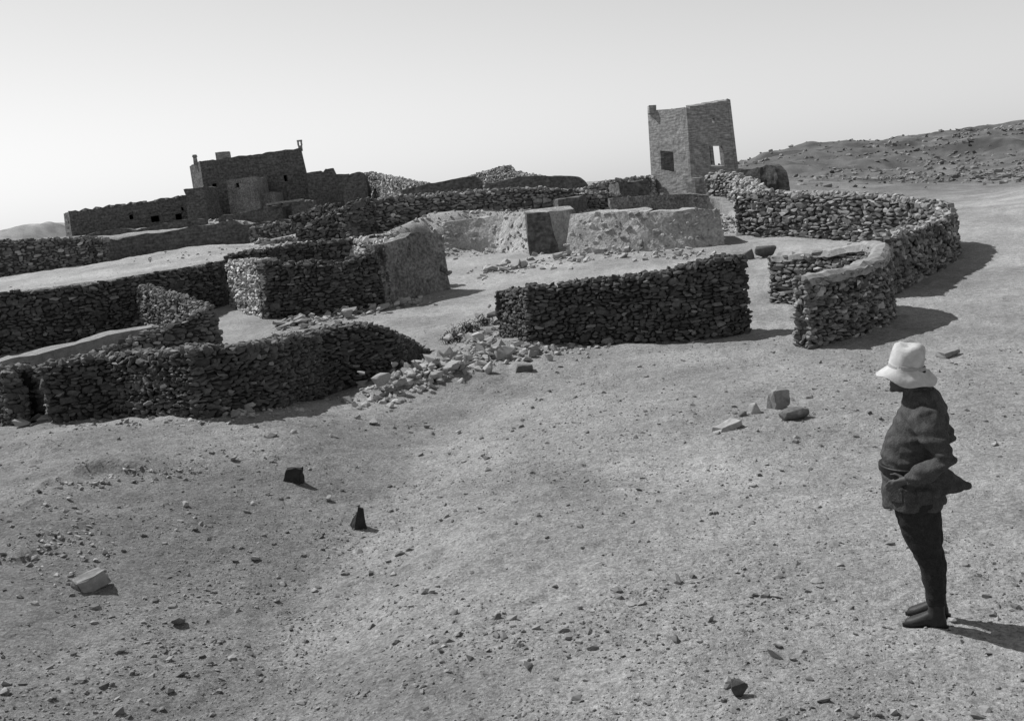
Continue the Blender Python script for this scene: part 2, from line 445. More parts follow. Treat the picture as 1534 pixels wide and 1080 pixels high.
def rough(bm, cuts, amp, fr=1.5):
    bmesh.ops.subdivide_edges(bm, edges=list(bm.edges), cuts=cuts, use_grid_fill=True)
    for v in bm.verts:
        q = v.co.copy()
        v.co += mn.noise_vector(q * fr) * amp + mn.noise_vector(q * fr * 3.1) * amp * .5

# ================================================================== GROUND
def build_ground():
    ys = []; w = 3.0
    while w < 430:
        ys.append(w); y = w
        w *= 1.0 + (.0045 if y < 24 else .007 if y < 60 else .014)
    ys = np.r_[np.linspace(-14, 2.6, 12), ys, 600, 1500]
    u = np.linspace(-1, 1, 560)
    xs = np.sign(u) * (np.abs(u) * .62 + 1.6 * np.maximum(np.abs(u) - .86, 0) ** 1.6 * 60)
    width = np.maximum(ys, 4.0)
    X = xs[None] * width[:, None]; Yg = np.repeat(ys[:, None], len(u), 1)
    Z = T(X, Yg, True)
    # tone lowered in the hollow on the left, patches elsewhere
    d = X - np.interp(Yg, GY[:, 0], GY[:, 1])
    win = ss(4.0, 5.5, Yg) * (1 - ss(12.0, 15.5, Yg))
    tone = 1 + 0 * X
    tone *= 1 - .30 * win * ss(-.1, .8, -d) * (.75 + .5 * vn(X, Yg, 1.7, 41))
    tone *= 1 + .13 * vn(X, Yg, 1.3, 42) + .10 * vn(X, Yg, .45, 43) + .08 * vn(X, Yg, 3.5, 48)
    tone *= 1 + .14 * ss(20, 30, Yg) * (1 - ss(45, 60, Yg))
    tone *= (1 - .34 * ss(36, 52, Yg) * ss(9, 14, X)) * (1 - .35 * ss(55, 100, Yg) * ss(0, 8, X))
    s = Yg - np.interp(X, EX, EY)
    bush = ss(.35, .7, vn(X, Yg * .7, 5.5, 44) + .4 * vn(X, Yg, 1.8, 45)) * ss(55, 75, Yg)
    tone *= (1 - .5 * bush) * (1 + ss(50, 70, Yg) * (.22 * vn(X, Yg, 1.7, 46) + .18 * vn(X, Yg, .8, 47)))
    V = np.stack([X, Yg, Z], -1)
    cut = int(np.argmax(ys > 56))
    R, Cn = X.shape
    for nm, a, b in (('ground', 0, cut + 1), ('hills', cut, R)):
        idx = np.arange((b - a) * Cn).reshape(b - a, Cn)
        F4 = np.stack([idx[:-1, :-1], idx[:-1, 1:], idx[1:, 1:], idx[1:, :-1]], -1).reshape(-1, 4)
        me = npmesh(nm, V[a:b].reshape(-1, 3), [F4], tone[a:b].ravel(), smooth=True)
        o = link(nm, me, SOIL); o['kind'] = 'structure'
build_ground()

def build_gravel():
    S = Stones(); n = 0
    up = np.array([0, 0, 1.0])
    N = 42000
    px = rng.uniform(-60, 1600, N); py = rng.uniform(505, 1150, N)
    d = Fw[None] + Cx[None] * ((px - 767) / FPX)[:, None] - Cy[None] * ((py - 540) / FPX)[:, None]
    tt = -EYE / d[:, 2]; X = d[:, 0] * tt; Y = d[:, 1] * tt
    dens = .5 + .5 * vn(X, Y, 1.5, 51) + .45 * vn(X, Y, .5, 52)
    ok = rng.random(N) < np.clip(dens, .08, 1); X = X[ok]; Y = Y[ok]; Z = T(X, Y, True)
    for x, y, z in zip(X, Y, Z):
        r = .005 * (1 + rng.pareto(2.7)); r = min(r, .03) * (1 + .02 * y)
        a = rng.uniform(0, 6.28); ax = np.array([math.cos(a), math.sin(a), 0]); ay = np.array([-ax[1], ax[0], 0])
        S.add((x, y, z + r * .15), ax, ay, up, (r * rng.uniform(.9, 1.5), r * rng.uniform(.7, 1.1), r * rng.uniform(.4, .8)), rng.uniform(.55, 1.35), .3)
    V, F_, t = S.arrays(PEBS)
    o = link('gravel', npmesh('gravel', V, [F_], t), mat('gravel_stone', .20, .3, 30, bump=0, tone=True)); tag(o, 'small pebbles and grit strewn over the bare foreground soil', 'gravel', kind='stuff')
build_gravel()

# ================================================================== STONE WALLS
# foreground left
wall('drystone_wall', 'long dark drystone wall across the left foreground, ending in the rubble heap',
     [('g', 78, 634, 552), ('g', 170, 627, 540), ('g', 300, 629, 528), ('g', 420, 612, 512), ('g', 500, 589, 496), ('g', 565, 567, 486), ('g', 605, 550, 494), ('g', 632, 536, 512), ('g', 652, 526, 524)],
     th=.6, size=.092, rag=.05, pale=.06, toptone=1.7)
wall('drystone_wall', 'short dark stump of stone wall at the left picture edge',
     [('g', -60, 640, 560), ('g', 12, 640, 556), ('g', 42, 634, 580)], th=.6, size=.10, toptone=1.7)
wall('mud_wall', 'low smooth earth topped wall between the foreground wall and the tall retaining wall',
     [('y', -40, 556, 19.6), ('y', 30, 538, 20.0), ('y', 85, 522, 20.6), ('y', 165, 504, 21.3), ('y', 240, 490, 21.8)], th=.9, size=.2, stone=False, mt=PALEPL, batter=.05, cat='earth wall')
wall('drystone_wall', 'dark drystone wall bent to a sharp corner behind the long foreground wall',
     [('y', -30, 566, 18.4), ('y', 90, 545, 18.6), ('y', 175, 522, 19.0), ('y', 250, 491, 19.6), ('y', 328, 458, 20.4), ('y', 300, 449, 22.2), ('y', 262, 438, 24.2), ('y', 228, 427, 26.4)],
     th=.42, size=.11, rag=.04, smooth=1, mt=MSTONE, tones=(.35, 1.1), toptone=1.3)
wall('retaining_wall', 'tall dark retaining wall holding up the pale earth mound at left',
     [('y', -120, 442, 24.2, .2), ('y', 10, 436, 25.0, .2), ('y', 120, 427, 25.9, .25), ('y', 200, 414, 26.7, .3), ('y', 270, 402, 28.0, .35), ('y', 334, 393, 29.6, .4)],
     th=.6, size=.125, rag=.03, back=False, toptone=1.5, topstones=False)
# middle block
MB = empty('ruined_fold', tuple(gp(395, 478)))
tag(MB, 'ruined sheepfold of rough stone with a lit left side and a smooth plastered right end', 'ruin')
wall('side_wall', 'a', [('y', 335, 394, 29.2, .3), ('g', 397, 478, 393)], th=.5, size=.125, mt=PSTONE, parent=MB, rag=.03, ends=(False, True))  # pale stone puts the sunlit look of the left side into its colour
wall('front_wall', 'b', [('g', 397, 478, 393), ('g', 450, 474, 398), ('g', 520, 468, 396), ('g', 560, 460, 386), ('g', 585, 454, 372)], th=.5, size=.125, parent=MB, rag=.07)
wall('plastered_end', 'c', [('g', 578, 456, 366), ('g', 625, 446, 356), ('g', 632, 444, 350), ('g', 660, 438, 348), ('g', 676, 434, 350)], th=.6, stone=False, parent=MB, mt=PLASTER, batter=.12, smooth=0, emb=22)
wall('back_wall', 'd', [('y', 340, 383, 30.6), ('y', 400, 375, 31.0), ('y', 482, 363, 31.5), ('y', 560, 357, 32.2), ('y', 620, 358, 33.0)], th=.5, size=.14, parent=MB, rag=.05)
wall('inner_wall', 'e', [('y', 488, 364, 32.4, .6), ('y', 520, 362, 31.0, .6), ('y', 550, 366, 29.8, .6), ('y', 576, 376, 28.6, .6)], th=1.5, size=.2, mt=PSTONE, parent=MB, rag=.1, batter=.6, tones=(.8, 1.5))  # pale stone and raised tones brighten this rubble in colour, as if sunlit
# courtyard front right
wall('drystone_wall', 'broad dark drystone wall standing alone in the centre, rising to its right end',
     [('g', 748, 506, 440), ('g', 790, 514, 436), ('g', 850, 517, 431), ('g', 920, 516, 423), ('g', 990, 514, 414), ('g', 1040, 511, 404), ('g', 1095, 505, 386), ('g', 1124, 499, 384)],
     th=.75, size=.098, rag=.04, smooth=1, batter=.14, tones=(.6, 1.4))
# right enclosure
wall('enclosure_wall', 'long mottled stone enclosure wall sweeping right from the tower and curving back towards the camera',
     [('y', 1120, 288, 33.6, .5), ('y', 1150, 288, 32.8, .5), ('y', 1210, 289, 31.3, .45), ('y', 1290, 291, 29.6, .4), ('y', 1360, 295, 28.0, .3), ('y', 1405, 301, 26.8, .25), ('y', 1430, 308, 26.0, .2), ('y', 1438, 316, 25.2, .2),
      ('y', 1424, 329, 24.0, .15), ('y', 1390, 342, 22.3, .1), ('y', 1352, 352, 20.9, .1), ('y', 1332, 358, 20.2, .1)],
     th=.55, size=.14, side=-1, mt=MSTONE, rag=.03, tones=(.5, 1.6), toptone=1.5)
wall('pen_wall', 'curved stone wall of the small pen on the right, with a rough pale coping',
     [('y', 1170, 384, 21.4, .05), ('y', 1230, 376, 20.4, .05), ('y', 1290, 367, 19.4, .05), ('y', 1320, 363, 18.8, .05), ('y', 1337, 369, 18.0, .05), ('y', 1328, 386, 17.2, .02), ('y', 1290, 402, 16.5, 0), ('y', 1250, 412, 16.1, 0), ('y', 1212, 419, 15.85, 0)],
     th=.36, size=.10, side=-1, mt=MSTONE, rag=.02, batter=.06, tones=(.5, 1.5), topstones=False, coping=1.6)
# hillside wall in the centre
wall('hillside_wall', 'long grey rubble wall along the top of the central bank',
     [('y', 545, 303, 38.6, 1.2), ('y', 570, 299, 39.2, 1.5), ('y', 622, 294, 40.0, 1.8), ('y', 700, 287, 40.6, 1.8), ('y', 780, 283, 41.0, 1.8), ('y', 850, 285, 41.2, 1.8), ('y', 885, 289, 41.2, 1.8), ('y', 930, 293, 41.4, 1.8)],
     th=.6, size=.165, mt=MSTONE, rag=.05, tones=(.6, 1.9), topjit=.2)

def shell(bm, p00, p10, p11, p01, d0, d1, th, ops, nus, nv, rags, seed, jit=.015, dl=0):
    """four walls butted at the corners: front p00-p10, depth vectors d0 (base) and d1 (top); openings for front, right, back, left"""
    u = d0 / np.linalg.norm(d0); f = th / np.linalg.norm(d0); g = th / np.linalg.norm(d1); e = (p10 - p00); e = e / np.linalg.norm(e); t = e * .006
    panel(bm, p00, p10, p11, p01, u, th, ops[0], nus[0], nv, rags[0], seed, jit)
    dz = np.array([0, 0, dl])
    panel(bm, p10 + d0, p00 + d0, p01 + d1 + dz, p11 + d1, -u, th, ops[2], nus[0], nv, rags[1], seed + 1, jit)
    panel(bm, p10 + d0 * f - t, p10 + d0 * (1 - f) - t, p11 + d1 * (1 - g) - t, p11 + d1 * g - t, -e, th, ops[1], nus[1], nv, rags[1], seed + 2, jit)
    panel(bm, p00 + d0 * (1 - f) + t, p00 + d0 * f + t, p01 + d1 * g + t, p01 + d1 * (1 - g) + t + dz, e, th, ops[3], nus[1], nv, rags[1], seed + 3, jit)
# ================================================================== BANK AND TERRACE WALLS
wall('field_wall', 'mottled stone wall at the far left edge beyond the pale mound',
     [('y', -60, 366, 42.0), ('y', 10, 362, 42.5), ('y', 60, 361, 43), ('y', 115, 358, 43.5), ('y', 156, 357, 44)], th=.6, size=.16, mt=MSTONE, rag=.04, tones=(.3, 1.5), pale=.15)
wall('terrace_wall', 'long dark mud wall behind the pale mound, below the low terrace lines', [('y', 140, 364, 46.5), ('y', 160, 360, 47), ('y', 205, 352, 48.3), ('y', 270, 343, 49), ('y', 322, 336, 49.2), ('y', 345, 331, 49.2), ('y', 372, 338, 49.2), ('y', 410, 330, 49), ('y', 440, 333, 48.6)],
     th=.5, stone=False, mt=MUD, rag=.16, smooth=0, cat='mud wall', batter=.04)
wall('terrace_wall', 'thin dark mud wall at the foot of the long low house', [('y', 106, 355, 50.8), ('y', 130, 348, 50.8), ('y', 190, 342, 51), ('y', 205, 346, 51), ('y', 222, 340, 51.2), ('y', 270, 331, 51.4), ('y', 308, 328, 51.4)],
     th=.45, stone=False, mt=MUD, rag=.14, smooth=0, cat='mud wall', batter=.04)
wall('terrace_wall', 'broken mud wall in front of the tall dark house', [('y', 326, 326, 51.3), ('y', 335, 321, 51.3), ('y', 350, 322, 51.3), ('y', 358, 318, 51.3), ('y', 385, 316, 51.3), ('y', 398, 311, 51.3)], th=.45, stone=False, mt=MUD, rag=.15, smooth=0, cat='mud wall', batter=.04)
wall('terrace_wall', 'low rough wall stepping up the slope right of the ruined hut', [('y', 436, 326, 47), ('y', 450, 319, 47), ('y', 470, 312, 46.5), ('y', 500, 305, 46)], th=.5, size=.19, mt=DSTONE, rag=.1, cat='stone wall')
wall('terrace_wall', 'rough dark wall curving at the left end of the central bank', [('y', 445, 345, 38.6, 1.2), ('y', 470, 331, 38.2, 1.2), ('y', 500, 316, 37.8, 1.0), ('y', 520, 310, 37.2, 1.0), ('y', 540, 303, 37.4, 1.0), ('y', 560, 300, 38.4, 1.0)], th=.5, size=.18, mt=DSTONE, rag=.1, cat='stone wall', tones=(.7, 1.6))
wall('ruined_wall', 'dark ruined wall running right from the tall house', [('y', 458, 259, 65), ('y', 480, 256, 65), ('y', 484, 259, 65), ('y', 486, 254, 65), ('y', 500, 254, 65), ('y', 502, 263, 65), ('y', 522, 262, 65)], th=.5, stone=False, mt=MUD, rag=.1, smooth=0, cat='ruin', batter=.05)
wall('ruined_wall', 'dark rounded stub of ruined wall left of the stony crest', [('y', 512, 270, 61), ('y', 520, 262, 61), ('y', 532, 258, 61), ('y', 541, 257, 61), ('y', 547, 264, 61), ('y', 549, 276, 61)], th=1.6, stone=False, mt=MUD, rag=.06, smooth=1, cat='ruin', batter=.08)
wall('rubble_wall', 'lit rubble wall sloping down along the stony crest', [('y', 545, 260, 64), ('y', 560, 265, 62), ('y', 575, 267, 59.5), ('y', 600, 272, 56), ('y', 630, 278, 52)], th=.6, size=.18, mt=PSTONE, rag=.06, topjit=.1, tones=(.4, 1.0))
wall('skyline_wall', 'dark wall on the skyline rising towards the lit gable', [('y', 600, 286, 50.5), ('y', 632, 277, 50.5), ('y', 660, 272, 50.5), ('y', 690, 267, 50.5), ('y', 713, 264, 50.5), ('y', 722, 272, 50.5)], th=.6, stone=False, mt=MUD, rag=.04, smooth=1, batter=.06)
wall('skyline_wall', 'dark wall on the skyline with a rounded right end, right of the lit gable', [('y', 725, 276, 48), ('y', 760, 269, 47.6), ('y', 800, 264, 47.2), ('y', 850, 263, 46.8), ('y', 868, 266, 46.6), ('y', 876, 278, 46.5)], th=.6, stone=False, mt=MUD, rag=.04, smooth=1, batter=.06)
wall('gable_wall', 'lit ruined gable poking above the skyline walls', [('y', 684, 270, 60), ('y', 720, 259, 56.5), ('y', 753, 250, 53.5), ('y', 757, 259, 53.2), ('y', 800, 266, 50)], th=.6, size=.16, mt=PSTONE, rag=.03, smooth=0, tones=(.4, .9), topjit=0, cat='ruin')

wall('retaining_wall', 'pale rough earth retaining wall under the parapet of the tower terrace', [('g', 846, 381, 322), ('g', 900, 379, 321), ('g', 960, 377, 319), ('g', 1020, 373, 316), ('g', 1060, 370, 313), ('g', 1087, 367, 316)],
     th=3.0, stone=False, mt=BANKPL, rag=.06, smooth=2, batter=.55, emb=34)
wall('retaining_wall', 'pale rough earth retaining wall left of the dark faced buttress', [('g', 668, 374, 336), ('g', 700, 376, 328), ('g', 740, 378, 324), ('g', 786, 381, 321), ('g', 796, 381, 321)],
     th=3.0, stone=False, mt=BANKPL, rag=.10, smooth=2, batter=.7, emb=40)
wall('terrace_wall', 'low rough wall with a pale broken top below the roofless hut', [('y', 374, 342, 47.5), ('y', 392, 338, 47.4), ('y', 412, 333, 47.2), ('y', 424, 337, 47.2), ('y', 440, 335, 47)], th=.5, size=.16, mt=MSTONE, rag=.12, tones=(.4, 1.3), toptone=1.8)
wall('terrace_wall', 'short rubble wall on the pale strip above the ruined sheepfold', [('y', 384, 363, 38.5), ('y', 420, 358, 38.6), ('y', 455, 354, 38.8), ('y', 470, 347, 39.0)], th=.5, size=.15, mt=PSTONE, rag=.14, tones=(.4, 1.1))
# buttress and small ruin against the central bank
def block(name, label, cat, fbl, fbr, ftr, ftl, back, mt, amp=.05, cuts=5, parent=None, sink=.3):
    bm = bmesh.new(); P = [at(*p) for p in (fbl, fbr, ftr, ftl)]
    P[0][2] -= sink; P[1][2] -= sink
    b = np.array(back)
    bmbox(bm, [P[0], P[1], P[1] + b, P[0] + b, P[3], P[2], P[2] + b, P[3] + b])
    rough(bm, cuts, amp)
    loc = (P[0] + P[1] + 2 * b) / 2 if False else (P[0] + P[1]) / 2
    o = bm_obj(name, bm, mt, parent, loc if parent is None else (0, 0, 0))
    if parent is None: tag(o, label, cat)
    return o
BY = gp(794, 383)[1] - .15
block('stone_buttress', 'dark faced mud buttress jutting out of the central bank above scattered stones', 'buttress', (794, 384, BY), (842, 381, BY + .05), (822, 319, BY + .55), (788, 320, BY + .5), (-.04, 3.2, .1), MUD, .05, 7)
block('ruined_hut', 'small dark ruin with a lit left corner at the top of the bank', 'ruin', (841, 322, 39.0), (880, 311, 40.2), (879, 292, 40.2), (836, 300, 39.0), (-.12, 1.6, 0), MUD, .07)

wall('rubble_wall', 'pale rubble crest between the rounded skyline wall and the tower', [('y', 862, 288, 45.5), ('y', 880, 280, 45.5), ('y', 905, 272, 45.5), ('y', 940, 268, 45.6), ('y', 980, 265, 45.8)], th=.8, size=.17, mt=PSTONE, rag=.05, tones=(.5, 1.1), batter=.3, toptone=.9)
# ================================================================== TOWER
TB = empty('stone_tower', at(1037, 297, 44)); TL = np.array(TB.location)
tag(TB, 'tall roofless square tower with two window openings standing above the bank', 'tower')
A0, B0, C0 = at(977, 305, 46.3), at(1038, 300, 44), at(1116, 296, 46.6)
A1, B1, C1 = at(970, 166, 46.5), at(1028, 161, 44.3), at(1094, 150, 46.4)
for p in (A0, B0, C0): p[2] = min(A0[2], B0[2], C0[2]) - .9
D0 = A0 + C0 - B0; D1 = A1 + C1 - B1; D1[2] = A1[2]
bm = bmesh.new()
def inw(p, q):  # inward normal of wall p->q (left of direction)
    d = q - p; n = np.array([-d[1], d[0], 0]); return n / np.linalg.norm(n)
shell(bm, A0, B0, B1, A1, C0 - B0, C1 - B1, .24, ([(.27, .60, .515, .67)], [(.41, .74, .58, .715), (.54, .62, .87, .90)], [(.12, .56, .50, .80)], []), (22, 20), 18, (.04, .03), 3, .005, -(C1[2] - B1[2]) - .5)
bm_obj('wall', bm, TOWERM, TB, (0, 0, 0))
bm = bmesh.new(); q = at(977, 165, 46.3); obox(bm, q, (1, 0), (0, 1), .16, .25, q[2] - .15, q[2] + .2); rough(bm, 2, .03)
bm_obj('corner_stub', bm, TOWERM, TB)
# hut, parapet and pier at the foot of the tower
block('annex_hut', 'low dark mud hut against the left side of the tower', 'hut', (929, 299, 42.6), (975, 294, 43.0), (971, 270, 43.2), (926, 275, 42.8), (-.2, 1.8, 0), MUD, .05)
wall('parapet_wall', 'smooth grey parapet wall along the terrace under the tower', [('y', 915, 298, 40.6, 1.6), ('y', 975, 293, 40.8, 1.5), ('y', 1036, 290, 40.8, 1.4), ('y', 1058, 292, 40.6, 1.3)], th=.4, stone=False, mt=PLASTER, rag=.02, smooth=0, batter=.03, emb=10)
bm = bmesh.new(); q = at(1040, 267, 41.8); zt_ = q[2]; obox(bm, q, (.72, .69), (-.69, .72), .32, .22, zt_ - 1.1, zt_); rough(bm, 3, .025)
o = bm_obj('stone_pier', bm, TOWERM, None, (q[0], q[1], zt_ - 1.1)); tag(o, 'short square stone pier beside the right foot of the tower', 'pier')
wall('end_wall', 'pale curved mud wall closing the right end of the bank, dark on its right side', [('y', 1054, 294, 40.7, .6), ('y', 1070, 298, 40.3, .5), ('y', 1080, 308, 39.6, .4), ('y', 1086, 322, 38.6, .4), ('y', 1090, 336, 37.8, .4)], th=.5, stone=False, mt=PALEPL, rag=.05, smooth=1, batter=.03)
wall('rubble_wall', 'pale rubble wall descending from the tower to the enclosure', [('y', 1057, 263, 42.4, 1.0), ('y', 1068, 260, 42.0, 1.0), ('y', 1090, 264, 41.2, 1.0), ('y', 1108, 274, 39.0, .9), ('y', 1122, 287, 36.5, .6), ('y', 1132, 293, 34.4, .5)], th=.7, size=.19, mt=PSTONE, rag=.08, tones=(.5, 1.1))
wall('ruined_wall', 'dark broken wall behind the enclosure, right of the tower', [('y', 1104, 254, 47.5), ('y', 1122, 252, 47), ('y', 1136, 251, 46.5), ('y', 1146, 246, 46.3), ('y', 1155, 248, 46), ('y', 1162, 258, 45.8), ('y', 1166, 276, 45.6)], th=.6, stone=False, mt=MUD, rag=.16, smooth=0, cat='ruin', batter=.05)

# ================================================================== LONG LOW HOUSE
LH = empty('long_house', at(190, 345, 62)); 
tag(LH, 'long low mud brick house with a row of pale beam ends under its roofline', 'house')
p00, p10, p11, p01 = at(109, 362, 62), at(318, 332, 62), at(309, 288, 62), at(103, 317, 62)
bl0, bl1 = at(100, 360, 65.5), at(94, 313, 65.5)
bm = bmesh.new()
dvec = bl0 - p00; dv1 = bl1 - p01; dv1[2] = 0
shell(bm, p00, p10, p11, p01, dvec, dv1, .5, ([(.425, .455, .45, .68), (.575, .64, .25, .46), (.75, .81, .18, .42), (.855, .875, .25, .55), (.80, .82, .5, .62)], [], [], []), (40, 5), 10, (.16, .08), 21, .03)
bm_obj('wall', bm, MUD, LH)
bm = bmesh.new(); k = np.array([0, 0, .35])
bmbox(bm, [p01 - 2 * k + [.3, .3, 0], p11 - 2 * k + [-.3, .3, 0], p11 + dvec - 2 * k + [-.3, -.3, 0], bl1 - 2 * k + [.3, -.3, 0], p01 - k + [.3, .3, 0], p11 - k + [-.3, .3, 0], p11 + dvec - k + [-.3, -.3, 0], bl1 - k + [.3, -.3, 0]])
bm_obj('roof', bm, PALEPL, LH)
for px, py in ((127, 315), (147, 312), (168, 309), (185, 307), (201, 305), (217, 302.5), (234, 301), (250, 298), (265, 296)):
    q = at(px, py, 61.85); bm = bmesh.new(); obox(bm, q, (1, 0), (0, 1), .055, .22, q[2] - .06, q[2] + .06)
    bm_obj('roof_beam', bm, WOOD, LH)
CB = block('corner_block', '', '', (283, 330, 60.5), (314, 328, 60.5), (303, 280, 60.8), (275, 284, 60.8), (.2, 2.4, 0), MUD, .1, parent=None)
tag(CB, 'dark ruined mud block between the long low house and the tall house', 'ruin')

# ================================================================== TALL HOUSE
TH = empty('tall_house', at(390, 330, 65.6))
tag(TH, 'tall dark mud brick house with a sloping roofline and small finials on its corners', 'house')
p00, p10, p11, p01 = at(314, 338, 65.4), at(472, 312, 65.4), at(451, 222, 66), at(299, 242, 66)
bl0, bl1 = at(298, 338, 69.4), at(284, 250, 69.6)
dvec = bl1 - p01; dvec[2] = 0
bm = bmesh.new()
d0v = bl0 - p00; d0v[2] = 0
shell(bm, p00, p10, p11, p01, d0v, dvec, .5, ([(.085, .13, .50, .63), (.515, .55, .36, .60), (.775, .81, .50, .60)], [], [], []), (26, 6), 12, (.08, .05), 31, .02)
bm_obj('wall', bm, MUD, TH)
bm = bmesh.new(); k = np.array([0, 0, .4])
i1, i2, i3, i4 = p01 + [.3, .3, 0], p11 + [-.3, .3, 0], p11 + dvec + [-.3, -.3, 0], bl1 + [.3, -.3, 0]
bmbox(bm, [i1 - 2 * k, i2 - 2 * k, i3 - 2 * k, i4 - 2 * k, i1 - k, i2 - k, i3 - k, i4 - k])
bm_obj('roof', bm, PALEPL, TH)
def finial(px, py0, py1, Y, w, ring):
    a, b = at(px, py0, Y), at(px, py1, Y); bm = bmesh.new()
    if ring:   # two little posts bridged by a cap, open in the middle
        h = b[2] - a[2]
        for sx in (-1, 1): obox(bm, (a[0] + sx * w * .65, a[1]), (1, 0), (0, 1), w * .28, w * .5, a[2] + h * .3, a[2] + h * .8)
        obox(bm, a, (1, 0), (0, 1), w * .75, w * .6, a[2] - .2, a[2] + h * .3); obox(bm, a, (1, 0), (0, 1), w, w * .6, a[2] + h * .8, b[2])
    else:
        obox(bm, a, (1, 0), (0, 1), w, w, a[2] - .2, b[2] - .15, .8); obox(bm, a, (1, 0), (0, 1), w * 1.2, w * 1.2, b[2] - .15, b[2], .7)
    bm_obj('finial', bm, TOWERM, TH)
finial(293, 243, 232, 67, .12, False); finial(450, 222, 210, 66.2, .16, True)
bm = bmesh.new(); q0, q1 = at(335, 238, 67.5), at(335, 228, 67.5); obox(bm, q0, (1, 0), (0, 1), .42, .3, q0[2] - .4, q1[2]); rough(bm, 2, .03); bm_obj('chimney', bm, TOWERM, TH)
# annexes
def annex(bl, br, tr, tl, depth, seed, ops):
    a, b, c, d = at(*bl), at(*br), at(*tr), at(*tl); dv = np.array([0, depth, 0]); bm = bmesh.new()
    shell(bm, a, b, c, d, dv, dv, .3, (ops, [], [], []), (8, 4), 8, (.05, .05), seed)
    k = np.array([0, 0, .1]); e = [.15, 0, 0]
    bmbox(bm, [d - 2 * k + e, c - 2 * k - e, c + dv - 2 * k - e, d + dv - 2 * k + e, d + k * .3 + e, c + k * .3 - e, c + dv + k * .3 - e, d + dv + k * .3 + e])
    bm_obj('annex', bm, PLASTER, TH)
annex((346, 326, 62.4), (392, 322, 62.4), (384, 265, 62.6), (339, 271, 62.6), 2.9, 41, [(.30, .40, .78, .90)])
annex((393, 322, 62.8), (416, 318, 62.8), (411, 288, 63), (387, 291, 63), 2.5, 44, [])

# ruined hut with a doorway on the terrace
RH = empty('roofless_hut', at(428, 333, 54)); tag(RH, 'roofless mud hut with an open doorway below the tall house', 'hut')
a, b, c, d = at(401, 338, 54), at(458, 334, 54), at(453, 301, 54.2), at(398, 309, 54.2); dv = np.array([.3, 2.5, 0]); bm = bmesh.new()
shell(bm, a, b, c, d, dv, dv, .4, ([(.42, .68, .12, .85)], [], [], []), (10, 5), 8, (.15, .15), 51)
bm_obj('wall', bm, MUD, RH)
bm = bmesh.new(); bmbox(bm, [d + [0, -.05, .02], c + [0, -.05, .02], c + [0, .45, .02], d + [0, .45, .02], d + [0, -.05, .12], c + [0, -.05, .12], c + [0, .45, .12], d + [0, .45, .12]]); rough(bm, 4, .03)
bm_obj('coping', bm, PALEPL, RH)

# ================================================================== LOOSE STONES
def lib_mesh(i, size, mt_tone, mt):
    V, Fc = HULLS[i % len(HULLS)]
    return npmesh('stone_shape', V * np.array(size), [Fc], np.full(len(V), mt_tone))
LIB = []
for i in range(18):
    r = np.random.default_rng(900 + i)
    me = lib_mesh(i * 3 + 1, (1.0, r.uniform(.6, .95), r.uniform(.3, .62)), r.uniform(.7, 1.2), None); me.materials.append(PSTONE); LIB.append(me)
def stone_at(px, py, r, label, group=None, lift=0.0, name='loose_stone', cat='stone', mesh=None, rot=None, sc=(1, 1, 1)):
    P = gp(px, py); o = bpy.data.objects.new(name, mesh or random.choice(LIB)); COL.objects.link(o)
    o.location = (P[0], P[1], P[2] + r * .28 + lift); o.scale = (r * sc[0], r * sc[1], r * sc[2])
    o.rotation_euler = rot or (random.gauss(0, .3), random.gauss(0, .3), random.uniform(0, 6.28)); tag(o, label, cat, group); return o
def heap(poly, n, spread, rr, label, group, lift=0):
    P = np.array(poly, float); d = np.r_[0, np.cumsum(np.hypot(*np.diff(P, axis=0).T))]
    for i in range(n):
        t = random.uniform(0, d[-1]); x = np.interp(t, d, P[:, 0]) + random.gauss(0, spread[0]); y = np.interp(t, d, P[:, 1]) + random.gauss(0, spread[1])
        r = rr[0] + (rr[1] - rr[0]) * random.random() ** 2
        stone_at(x, y, r, label, group, lift * max(0, random.gauss(.3, .5)))
heap([(572, 590), (610, 570), (650, 560), (690, 550)], 75, (17, 11), (.055, .16), 'pale angular stone in the left half of the rubble heap between the front walls', 'stones of the left rubble heap', .16)
heap([(690, 542), (720, 520), (742, 498), (752, 480)], 45, (15, 11), (.06, .18), 'pale angular stone spilled at the left end of the central wall', 'stones of the middle rubble heap', .22)
heap([(700, 540), (760, 528), (800, 524), (825, 524)], 42, (16, 8), (.05, .15), 'pale angular stone strewn right of the rubble heap along the wall foot', 'stones along the central wall foot', .1)
heap([(425, 487), (480, 481), (530, 470), (570, 462), (610, 454)], 50, (9, 4), (.07, .19), 'pale stone fallen along the foot of the ruined sheepfold', 'stones at the sheepfold foot', .1)
heap([(720, 412), (770, 402), (820, 392), (860, 385), (900, 381), (950, 374)], 45, (12, 5), (.08, .24), 'small stone scattered on the courtyard floor below the bank', 'stones below the bank', .1)
heap([(335, 622), (375, 618)], 10, (8, 4), (.07, .15), 'dark stone fallen at the foot of the long foreground wall', 'stones at the foreground wall foot', .08)
heap([(20, 640), (70, 632)], 5, (10, 3), (.06, .14), 'flat stone lying in the gap at the left picture edge', 'stones in the left gap', 0)
for px, py, r in ((520, 604, .10), (560, 634, .08), (405, 654, .09), (440, 650, .06), (470, 640, .06), (500, 655, .06), (350, 688, .05), (278, 757, .05), (490, 748, .06), (380, 757, .045), (585, 610, .08), (540, 612, .07),
                  (688, 648, .05), (640, 640, .05), (382, 838, .05), (850, 955, .04), (790, 998, .04), (755, 955, .035), (1120, 930, .03), (1160, 985, .05), (665, 970, .03), (890, 560, .03), (1012, 870, .05), (925, 885, .04), (1063, 928, .03), (1285, 705, .02)):
    stone_at(px, py, r, 'small dark stone lying alone on the open foreground soil', 'stray stones on the foreground soil')

